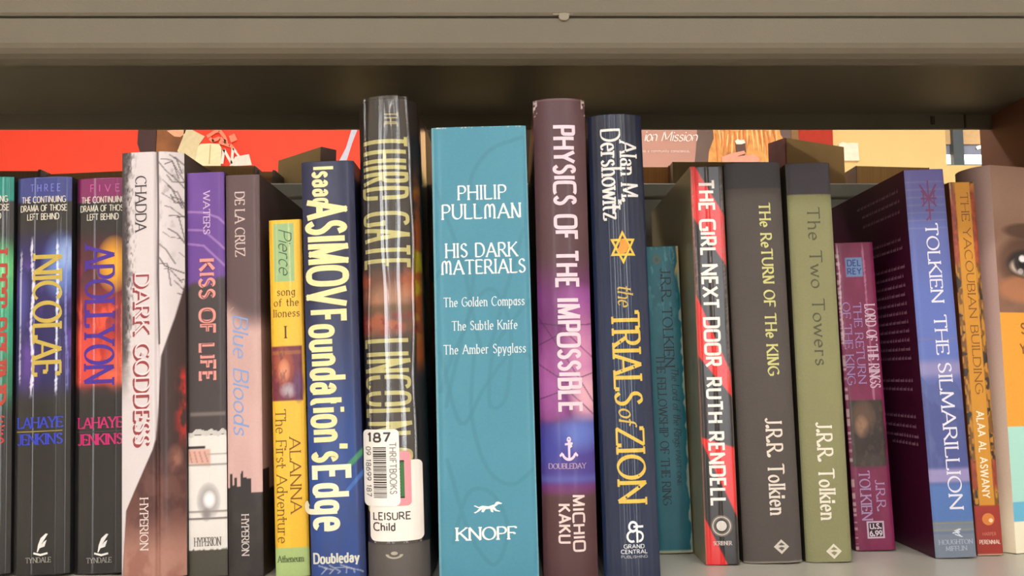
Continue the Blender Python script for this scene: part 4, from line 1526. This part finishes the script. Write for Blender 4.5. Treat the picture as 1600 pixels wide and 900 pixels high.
mark(b12, 'publisher_emblem', ring(.42, .74, .15, .26, 18, 40, 400) + [rbar(.62, .74, .95, .74, .1), rbar(.44, .74, .68, .74, .1)] + ring(.34, .3, .18, .28, 18, 60, 300) + ring(.7, .3, .16, .26, 18, -90, 120) + [rbar(.62, .02, .62, .62, .1)],
     (.38, .72, 816, 851), (240, 240, 240))
letter(b12, 'publisher_lettering', 'GRAND|CENTRAL', 'bold', (.3, .76, 853, 867), (206, 210, 216), 'flat', weight=.9)
letter(b12, 'publisher_lettering', 'PUBLISHING', 'sans', (.3, .76, 870, 874), (180, 186, 196), 'flat')


# ---- teal small paperback set back
def art13(A):
    u, Y = A.u, A.Y
    A.c[:] = (22, 104, 118)
    A.lay(sm(.4, .8, A.n(.1, .05, 2)) * .4, (16, 84, 100))
    A.lay(sm(.6, .72, A.n(.5, .2, 7)) * (1 - sm(390, 560, Y)) * .55, (110, 170, 176))
    A.crease(.5, .014, 400, 560, (90, 160, 168), .4, seed=5)
    A.lay(sm(.86, .9, u + .14 * (vnoise(A.Z * .12, A.Z * 0, 4) - .5)) * (1 - sm(420, 442, Y)), (206, 172, 104))
    A.lay(sm(.93, .96, u + .1 * (vnoise(A.Z * .3, A.Z * 0, 9) - .6)) * .8, (190, 190, 170))
    A.blob(.34, 407, .13, 7, (120, 96, 60), .9, .4)
    A.blob(.34, 407, .07, 4, (26, 90, 100), .9, .4)
    A.lay(sm(860, 863, Y) * .8, (206, 190, 150))


b13 = Book('paperback_book', 'worn teal paperback set back in the gap beside the navy book', (1006, 387), (1060.5, 386), (1030, 869), (1082.5, 865), d_of_base(866), depth=105, prof=prof_flat(.8),
           art=art13, mat=PAPER, cover=(170, 160, 130))
DK = (12, 46, 56)
letter(b13, 'author_lettering', 'J.R.R. TOLKIEN', 'roman', (.44, .72, 421, 575), DK)
letter(b13, 'series_lettering', 'The Lord of the Rings', 'ital', (.62, .82, 576, 700), DK)
letter(b13, 'volume_lettering', 'PART ONE', 'roman', (.64, .76, 706, 760), DK)
letter(b13, 'title_lettering', 'THE FELLOWSHIP OF THE RING', 'roman', (.2, .44, 556, 790), DK, weight=.9)


# ---- red and black thin paperback
def art14(A):
    u, Y = A.u, A.Y
    A.c[:] = (40, 34, 34)
    red = (222, 38, 36)
    R = lambda a, b_, c, d_: sm(-1.5, 1.5, Y - (a + (b_ - a) * u)) * (1 - sm(-1.5, 1.5, Y - (c + (d_ - c) * u)))
    tl = sm(-1.5, 1.5, Y - (262 + (u - .16) * 92)) * (1 - sm(-1.5, 1.5, Y - (338 + 80 * u)))
    A.lay(tl, red)
    A.lay(R(458, 586, 556, 623), red)
    A.lay(R(684, 701, 690, 812), red)
    A.lay(sm(-1.5, 1.5, Y - (808 + 118 * u)), red)
    A.crease(.05, .03, 266, 470, (226, 180, 180), .5, seed=21)
    A.crease(.50, .020, 266, 500, (214, 200, 200), .45, seed=22)
    A.crease(.93, .03, 266, 600, (150, 140, 140), .6, seed=23)
    A.lay((u > .95) * .5, (110, 100, 96))
    A.lay((u < .03) * .6, (206, 150, 130))


b14 = Book('paperback_book', 'thin paperback with jagged red and black diagonals and white lettering', (1078, 262), (1129, 260), (1104, 885), (1156, 884), d_of_base(884), depth=138, prof=prof_ridged(prof_flat(.7), ((.06, .5, .14), (.5, .6, .18), (.92, .5, .14))),
           art=art14, mat=SATIN, cover=(176, 160, 120))
letter(b14, 'title_lettering', 'THE GIRL NEXT DOOR', 'tech', (.24, .68, 283, 573), (246, 238, 232), weight=.95)
letter(b14, 'author_lettering', 'RUTH RENDELL', 'tech', (.24, .66, 592, 791), (246, 238, 232), weight=.95)
em = mark(b14, 'publisher_emblem', ring(.5, .5, .32, .5, 28), (.18, .82, 806, 840), (120, 108, 100))
mark(b14, 'emblem_core', disc(.5, .5, .24) + ring(.5, .5, .39, .43, 28), (.18, .82, 806, 840), (222, 214, 206), off=.18, parent=em)
letter(b14, 'publisher_lettering', 'SCRIBNER', 'boldrom', (.24, .78, 847, 853), (214, 196, 190), 'flat')


# ---- two cloth hardbacks
def cloth_art(body, top, y_top, edge):
    def f(A):
        A.c[:] = body
        A.lay(sm(.35, .8, A.n(.05, .04, 3)) * .2, tuple(min(255, c * 1.12) for c in body))
        A.band(0, y_top, top, 1)
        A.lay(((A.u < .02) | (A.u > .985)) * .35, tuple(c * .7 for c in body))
        A.lay(sm(878, 881, A.Y) * .5, (200, 190, 170))
    return f


b15 = Book('hardcover_book', 'charcoal-brown hardcover with a grey-black head band and pale green title', (1133, 257), (1220, 254), (1164, 884), (1257, 881), d_of_base(882), depth=150, prof=prof_round(3.2, 5), hard=True,
           art=cloth_art((88, 81, 78), (74, 72, 76), 296, 0), mat=CLOTH, cover=(52, 46, 44))
letter(b15, 'title_lettering', 'THe ReTURN OF THe KING', 'uncial', (.57, .75, 320, 588), (206, 202, 130), uncial=True, weight=1.3)
letter(b15, 'author_lettering', 'J.R.R. Tolkien', 'uncial', (.48, .74, 656, 806), (226, 214, 202), weight=1.05)
DIA = [[(.5, 0), (1, .5), (.5, 1), (0, .5)]]
CUT = [[(.3, .42), (.52, .22), (.72, .42), (.5, .5)], [(.3, .62), (.5, .8), (.74, .62), (.5, .58)]]
e15 = mark(b15, 'publisher_emblem', DIA, (.5, .76, 845, 868), (206, 198, 186))
mark(b15, 'emblem_figure', CUT, (.5, .76, 845, 868), (96, 88, 84), off=.18, parent=e15)

b16 = Book('hardcover_book', 'olive green hardcover with a dark head band and dark uncial title', (1228, 258), (1298, 254), (1262, 882), (1333, 879), d_of_base(880), depth=150, prof=prof_round(2.2, 6), hard=True,
           art=cloth_art((138, 136, 100), (78, 74, 80), 305, 0), mat=CLOTH, cover=(64, 56, 46))
letter(b16, 'title_lettering', 'The Two Towers', 'uncial', (.42, .68, 326, 572), (82, 80, 56), weight=1.0)
letter(b16, 'author_lettering', 'J.R.R. Tolkien', 'uncial', (.36, .68, 662, 813), (232, 224, 208), weight=1.05)
e16 = mark(b16, 'publisher_emblem', DIA, (.42, .76, 851, 875), (222, 214, 196))
mark(b16, 'emblem_figure', CUT, (.42, .76, 851, 875), (140, 136, 100), off=.18, parent=e16)


# ---- maroon film paperback
def art17(A):
    u, Y = A.u, A.Y
    A.c[:] = (118, 32, 72)
    A.lay(sm(.45, .75, A.n(.16, .08, 2)) * .3, (146, 52, 96))
    A.crease(.07, .03, 384, 540, (220, 190, 200), .8, seed=31)
    A.crease(.72, .03, 384, 640, (206, 150, 176), .55, seed=32)
    A.lay(((u > .06) & (u < .94)) * sm(626, 628, Y) * (1 - sm(729, 731, Y)), (58, 44, 40))
    A.blob(.42, 655, .34, 32, (104, 78, 60), .9, .6)
    A.blob(.36, 668, .2, 20, (170, 126, 100), .8, .7)
    A.blob(.7, 690, .4, 30, (44, 34, 34), .8)
    A.blob(.5, 722, .6, 14, (66, 58, 54), .9)
    A.lay(((u > .06) & (u < .94)) * sm(626, 628, Y) * (1 - sm(729, 731, Y)) * sm(.5, .7, A.n(.5, .3, 14)) * .35, (96, 80, 70))
    A.band(404, 434, (104, 134, 176), 1, .24, .68)
    w = .7 * sm(.5, .7, vnoise(A.Z * .9, A.Z * 0, 6))
    A.lay((u < .06) * w * .9, (214, 206, 190))


b17 = Book('paperback_book', 'short maroon paperback with a small blue square and a dark picture panel', (1305, 382), (1363, 379), (1338, 864), (1401, 861), d_of_base(862), depth=105, prof=prof_flat(.8),
           art=art17, mat=PAPER, cover=(74, 20, 44))
letter(b17, 'series_lettering', 'LORD OF THE RINGS', 'roman', (.66, .92, 478, 608), (206, 178, 196), weight=1.1)
letter(b17, 'title_lettering', 'THE RETURN|OF THE KING', 'roman', (.08, .56, 474, 602), (156, 130, 184), weight=1.0)
letter(b17, 'publisher_lettering', 'DEL|REY', 'bold', (.28, .64, 408, 430), (60, 70, 130), 'flat', weight=.9)
letter(b17, 'author_lettering', 'J.R.R.', 'roman', (.6, .82, 752, 800), (168, 140, 180))
letter(b17, 'author_lettering', 'TOLKIEN', 'roman', (.2, .46, 738, 814), (168, 140, 180))
pb = mark(b17, 'price_box', [rbar(0, .05, 1, .05, .1), rbar(0, .95, 1, .95, .1), rbar(.05, 0, .05, 1, .1), rbar(.95, 0, .95, 1, .1)], (.3, .74, 816, 843), (196, 170, 190))
mark(b17, 'price_panel', [[(.1, .1), (.9, .1), (.9, .9), (.1, .9)]], (.3, .74, 816, 843), (40, 16, 30), parent=pb, off=.1)
letter(b17, 'price_lettering', 'U.S.|$6.99'.replace('$', ''), 'bold', (.37, .67, 820, 839), (214, 196, 206), 'flat', off=.18, parent=pb)


# ---- blue and maroon trade paperback
def art18(A):
    u, Y = A.u, A.Y
    A.c[:] = (94, 104, 168)
    A.lay(1 - sm(264, 360, Y), (104, 98, 164))
    for k in range(7):
        A.band(285 + 12 * k, 287 + 12 * k, (132, 128, 160), 1, a=.5)
    A.lay(sm(380, 470, Y) * (1 - sm(560, 585, Y)), (96, 114, 186))
    ridge = 590 + 18 * u + 8 * np.sin(u * 7) + 10 * (A.n(.4, 0, 3) - .5)
    A.band(566, 590, (140, 136, 186), 8)
    A.lay(sm(-2, 2, Y - ridge), (84, 96, 154))
    A.lay(sm(-2, 2, Y - ridge - 34 - 30 * (A.n(.3, 0, 8) - .5)) * .6, (72, 80, 138))
    A.lay(sm(.5, .7, A.n(.3, .1, 12)) * sm(600, 640, Y) * (1 - sm(720, 740, Y)) * .35, (104, 112, 160))
    A.band(734, 756, (150, 140, 188), 4)
    A.lay(sm(752, 764, Y) * (1 - sm(815, 825, Y)), (82, 116, 178))
    A.lay(sm(812, 824, Y), (118, 128, 144))
    A.band(818, 820, (140, 140, 110), 1)
    A.band(829, 831, (140, 140, 120), 1)
    A.band(832, 836, (90, 110, 150), 2, a=.6)
    A.band(530, 533, (120, 118, 160), 1, a=.6)


def art18l(A):
    A.c[:] = (74, 16, 48)
    A.lay(sm(.4, .8, A.n(.05, .03, 3)) * .2, (90, 24, 58))


b18 = Book('paperback_book', 'tall blue paperback with white serif title and a dark maroon back cover', (1411, 268), (1476, 265), (1465, 874), (1525, 873), d_of_base(873.5), depth=140, prof=prof_flat(.8),
           art=art18, mat=PAPER, cover=(70, 18, 46), left_art=art18l)
letter(b18, 'author_lettering', 'TOLKIEN', 'roman', (.42, .72, 352, 474), (226, 224, 238), weight=1.1)
letter(b18, 'title_lettering', 'THE', 'roman', (.44, .74, 495, 555), (226, 224, 238), weight=1.1)
letter(b18, 'title_lettering', 'SILMARILLION', 'roman', (.44, .76, 569, 797), (226, 224, 238), weight=1.1)
RUNE = [rbar(.5, 0, .5, 1, .07), rbar(.1, .9, .5, .55, .06), rbar(.9, .9, .5, .55, .06), rbar(.12, .55, .88, .55, .05), rbar(.15, .75, .85, .35, .05), rbar(.85, .75, .15, .35, .05), rbar(.3, .25, .7, .25, .05),
        rbar(.25, .42, .25, .72, .05), rbar(.76, .42, .76, .72, .05), rbar(.5, .1, .3, .0, .05)]
mark(b18, 'rune_emblem', RUNE, (.3, .82, 284, 346), (120, 66, 110))
mark(b18, 'publisher_emblem', [[(.2, .7), (.5, .5), (.9, .9), (.7, .95), (.4, .8)], rbar(.3, .3, .95, .0, .12), rbar(.1, .45, .75, .55, .14), rbar(.5, .5, .8, .1, .1)], (.42, .7, 827, 841), (206, 214, 226))
letter(b18, 'publisher_lettering', 'HOUGHTON|MIFFLIN', 'roman', (.1, .92, 845, 862), (166, 176, 196), 'flat', weight=1.2)
# blurb lines on the maroon cover, ragged on the left as seen
rnd = random.Random(9)
blurb = []
lf = b18.left
for yy in [296, 312, 329] + [372, 386] + [416 + 14.6 * k for k in range(11)] + [598, 612] + [656, 672, 688, 700]:
    zz = lf.z_of(yy)
    a = lf.w - 8 - rnd.uniform(0, 3)
    e = rnd.uniform(58, 84) if yy != 700 else 40
    while a > lf.w - e:
        wd = rnd.uniform(1.6, 6.0)
        blurb.append([(a, zz), (a - wd, zz), (a - wd, zz + 1.5), (a, zz + 1.5)])
        blurb.append([(a - .3, zz + 1.5), (a - .9, zz + 1.5), (a - .9, zz + 2.3), (a - .3, zz + 2.3)])
        a -= wd + 1.2
put_quads(b18.root, 'blurb_lettering', lf, blurb, lambda a, z: (a, z), ink((150, 104, 128)), .14)


# ---- ochre paperback with patterned edges
def art19(A):
    u, Y = A.u, A.Y
    A.c[:] = (206, 142, 44)
    side = np.maximum(1 - sm(.16, .22, u), sm(.78, .84, u))
    n = vnoise(A.X * .9, A.Z * .32, 4)
    big = vnoise(A.Z * .035, A.Z * 0 + 2, 9)
    A.lay(side, (120, 78, 30))
    A.lay(side * sm(.45, .6, n), (190, 130, 44))
    A.lay(side * sm(.62, .7, vnoise(A.X * .6, A.Z * .4, 14)), (52, 40, 32))
    A.lay(side * sm(.52, .6, big) * .8, (160, 60, 44))
    A.lay(sm(790, 792, Y), (158, 52, 42))
    A.lay(((u < .04) | (u > .97)) * (1 - sm(300, 330, Y)) * .6, (220, 190, 150))
    A.lay(sm(866, 868, Y) * .8, (214, 196, 170))


b19 = Book('paperback_book', 'thin ochre paperback with patterned edges, brick red foot and an egg emblem', (1483, 287), (1522, 284), (1529, 871), (1568, 868), d_of_base(869), depth=108, prof=prof_flat(.6),
           art=art19, mat=PAPER, cover=(150, 88, 50))
letter(b19, 'title_lettering', 'THE YACOUBIAN BUILDING', 'roman', (.4, .7, 303, 616), (132, 84, 34), weight=1.0)
letter(b19, 'author_lettering', 'ALAA AL ASWANY', 'bold', (.36, .64, 644, 779), (244, 226, 196), weight=.8)
eg = mark(b19, 'egg_emblem', disc(.5, .5, .5), (.26, .74, 803, 822), (214, 128, 60))
mark(b19, 'egg_highlight', disc(.7, .4, .17), (.26, .74, 803, 822), (246, 206, 170), off=.18, parent=eg)
letter(b19, 'publisher_lettering', 'HARPER', 'sans', (.24, .76, 833, 838), (206, 120, 106), 'flat')
letter(b19, 'publisher_lettering', 'PERENNIAL', 'bold', (.1, .9, 845, 851), (226, 190, 176), 'flat')


# ---- book turned so that its front cover shows
def art20s(A):
    A.c[:] = (176, 146, 140)
    A.lay(1 - sm(.0, .5, A.u), (140, 106, 92))
    A.lay(sm(420, 760, A.Y) * .8, (206, 184, 160))
    A.lay(sm(740, 830, A.Y) * .8, (232, 218, 190))


S_PX = lambda px, py: px


def art20c(A):
    """Cover print: X is millimetres from the spine edge."""
    X, Y = A.X, A.Y
    A.c[:] = (164, 128, 110)
    A.lay(sm(300, 440, Y) * .8, (122, 84, 66))
    A.lay(sm(.4, .7, A.n(.06, .05, 4)) * .2, (186, 148, 126))

    def el(cx, cy, rx, ry, rgb, a=1.0, p=1.0):
        r = ((X - cx) / rx) ** 2 + ((Y - cy) / ry) ** 2
        A.lay(a * np.clip((1 - r) * 2, 0, 1) ** p, rgb)
    el(26, 360, 22, 14, (84, 58, 46), .8)                 # brow
    el(22, 410, 24, 46, (86, 58, 46), .7)
    el(24, 452, 28, 26, (186, 122, 84), .8)
    el(23, 412, 17, 25, (36, 28, 28), 1)                  # lashes and lid line
    el(23, 416, 14.5, 17, (226, 206, 186), 1)             # white
    el(20.5, 411, 8.6, 20, (44, 38, 42), 1)               # iris
    el(20.5, 411, 4.2, 9, (14, 12, 14), 1)
    el(20, 404, 3.2, 6.5, (240, 236, 240), 1)
    el(18, 424, 2.6, 5, (206, 196, 190), .8)
    A.lay(sm(488, 489.5, Y) * (1 - sm(667, 668.5, Y)), (240, 164, 60))
    A.lay(sm(667, 668.5, Y) * (1 - sm(785, 786.5, Y)), (176, 226, 214))
    A.lay(sm(785, 786.5, Y) * (1 - sm(816, 817.5, Y)), (108, 186, 218))
    A.lay(sm(816, 817.5, Y), (246, 238, 212))


D20 = d_of_base(866)
px_b, tz = meas(1588, 866, D20)
tilt20 = math.radians(-1.6)
yaw20 = math.radians(-73)
w20 = 27.0
h20 = meas(1545, 259, D20)[1] * 1000
cs, sn = math.cos(yaw20), math.sin(yaw20)
b20 = Book('paperback_book', 'thick paperback turned so its cover with a large brown eye shows', None, None, None, None, D20, depth=130, prof=prof_round(5, 2.2), art=art20s, mat=PAPER, cover=(150, 120, 108),
           right_art=art20c, place=((px_b - w20 * MM * cs + .005 * sn, D20 - CAM_D - w20 * MM * sn - .005 * cs, 0.0), (math.radians(.7), 0, yaw20), w20, h20, 0.0))
rc = b20.right
for txt, a0, a1, ya, yb in (('SA', 15, 25, 506, 522), ('YOU', 13.5, 28, 538, 554), ('ON', 18, 27, 572, 588), ('O', 20, 24.5, 602, 618), ('TH', 20, 28, 634, 650)):
    letter(b20, 'cover_lettering', txt, 'sans', (a0 / rc.w, a1 / rc.w, ya, yb), (138, 88, 46), 'flat', face=rc, weight=1.1)
for txt, a0, a1, ya, yb in (('U', 15, 20, 704, 714), ('A', 17, 22, 722, 732)):
    letter(b20, 'cover_lettering', txt, 'roman', (a0 / rc.w, a1 / rc.w, ya, yb), (130, 182, 176), 'flat', face=rc)


# ================================================================== the row on the far side: fore-edges towards us
def far_book(label, x0, x1, top, y, depth=150, board=(70, 52, 44), pages=(150, 112, 66), yaw=0.0, front=None, tilt=0.0, hard=True, name='hardcover_book'):
    """Fore-edge faces the eye; x0..x1 and top are columns and row of the photograph at that distance."""
    dd = y + CAM_D
    xa, xb = meas(x0, 260, dd)[0], meas(x1, 260, dd)[0]
    zt_ = meas(800, top, dd)[1]
    w, h = (xb - xa), zt_ - FZ
    r = root_at(name, (xa, y, FZ + .0003 + (w * math.sin(tilt) if tilt > 0 else 0)), label, 'book', 'books on the far side of the bookcase', (0, tilt, yaw))
    tb = .0024 if hard else .0006
    ins = .0012 if hard else .0003
    bmat = plain('far_cover', board, rough=.6, noise=.1, scale=30)
    D = depth * MM
    box_obj('front_cover', (0, 0, 0), (tb, D, h), bmat, r, .0005)
    box_obj('back_cover', (w - tb, 0, 0), (w, D, h), bmat, r, .0005)
    if front is None:
        box_obj('spine', (0, D, 0), (w, D + .0015, h), bmat, r, .0004)
    box_obj('page_block', (tb, ins if front is None else .0016, ins), (w - tb, D - .0005, h - ins), PAGE(pages), r)
    if front is not None:
        box_obj('spine', (0, -.0015, 0), (w, 0, h), plain('far_spine', front, rough=.6, noise=.3, scale=60), r, .0004)
    return r


FB = 'book with its brown page edges facing out'
PG = (128, 98, 58)
far_book('dark-topped far book behind the teal-banded and blue-banded paperbacks', -34, 64, 265, .236, board=(52, 36, 32), pages=(92, 70, 46))
far_book('far book with tan page edges, behind the magenta-banded paperback', 90, 215, 272, .240, pages=PG, tilt=math.radians(-2.6), hard=False, name='paperback_book')
far_book('far book with tan page edges, behind the pale branches hardcover', 222, 306, 262, .240, pages=PG)
far_book('far book with a thin brown top, behind the purple-topped paperback', 309, 398, 259, .238, pages=(136, 104, 62), hard=False, name='paperback_book')
far_book('thin far book with tan page edges beside the tall olive-brown one', 401, 430, 266, .246, pages=(120, 84, 44), tilt=0)
far_book('olive-brown far book standing askew, left of the navy hardcover', 500, 528, 230, .236, pages=(122, 98, 52), yaw=math.radians(46), depth=66, board=(128, 106, 62), front=(74, 48, 38), name='paperback_book', hard=False)
far_book('tall dark far book, just a sliver between the clear-sleeved hardcover and the teal omnibus', 590, 692, 196, .246, pages=(60, 48, 36), board=(44, 34, 30))
far_book('tall dark far book, just a sliver between the teal omnibus and the plum hardcover', 782, 862, 196, .246, pages=(60, 48, 36), board=(44, 34, 30))
far_book('far book with orange-tan page edges, right of the navy star hardcover', 985, 1049, 259, .236, pages=(168, 116, 62), board=(120, 80, 46))
far_book('far book with a flat tan top, behind the red and black paperback', 1051, 1196, 253, .224, pages=(120, 100, 66), board=(132, 104, 78), hard=False, name='paperback_book')
far_book('dark red far book standing askew, its tan side rising above the olive hardcover', 1203, 1240, 225, .236, pages=(126, 96, 50), board=(136, 108, 62), front=(98, 46, 40), yaw=math.radians(-64), depth=64, hard=False, name='paperback_book')
far_book('low far book with tan page edges, left of the blue paperback', 1328, 1442, 262, .262, pages=(132, 98, 50), tilt=math.radians(1.5), hard=False, name='paperback_book')
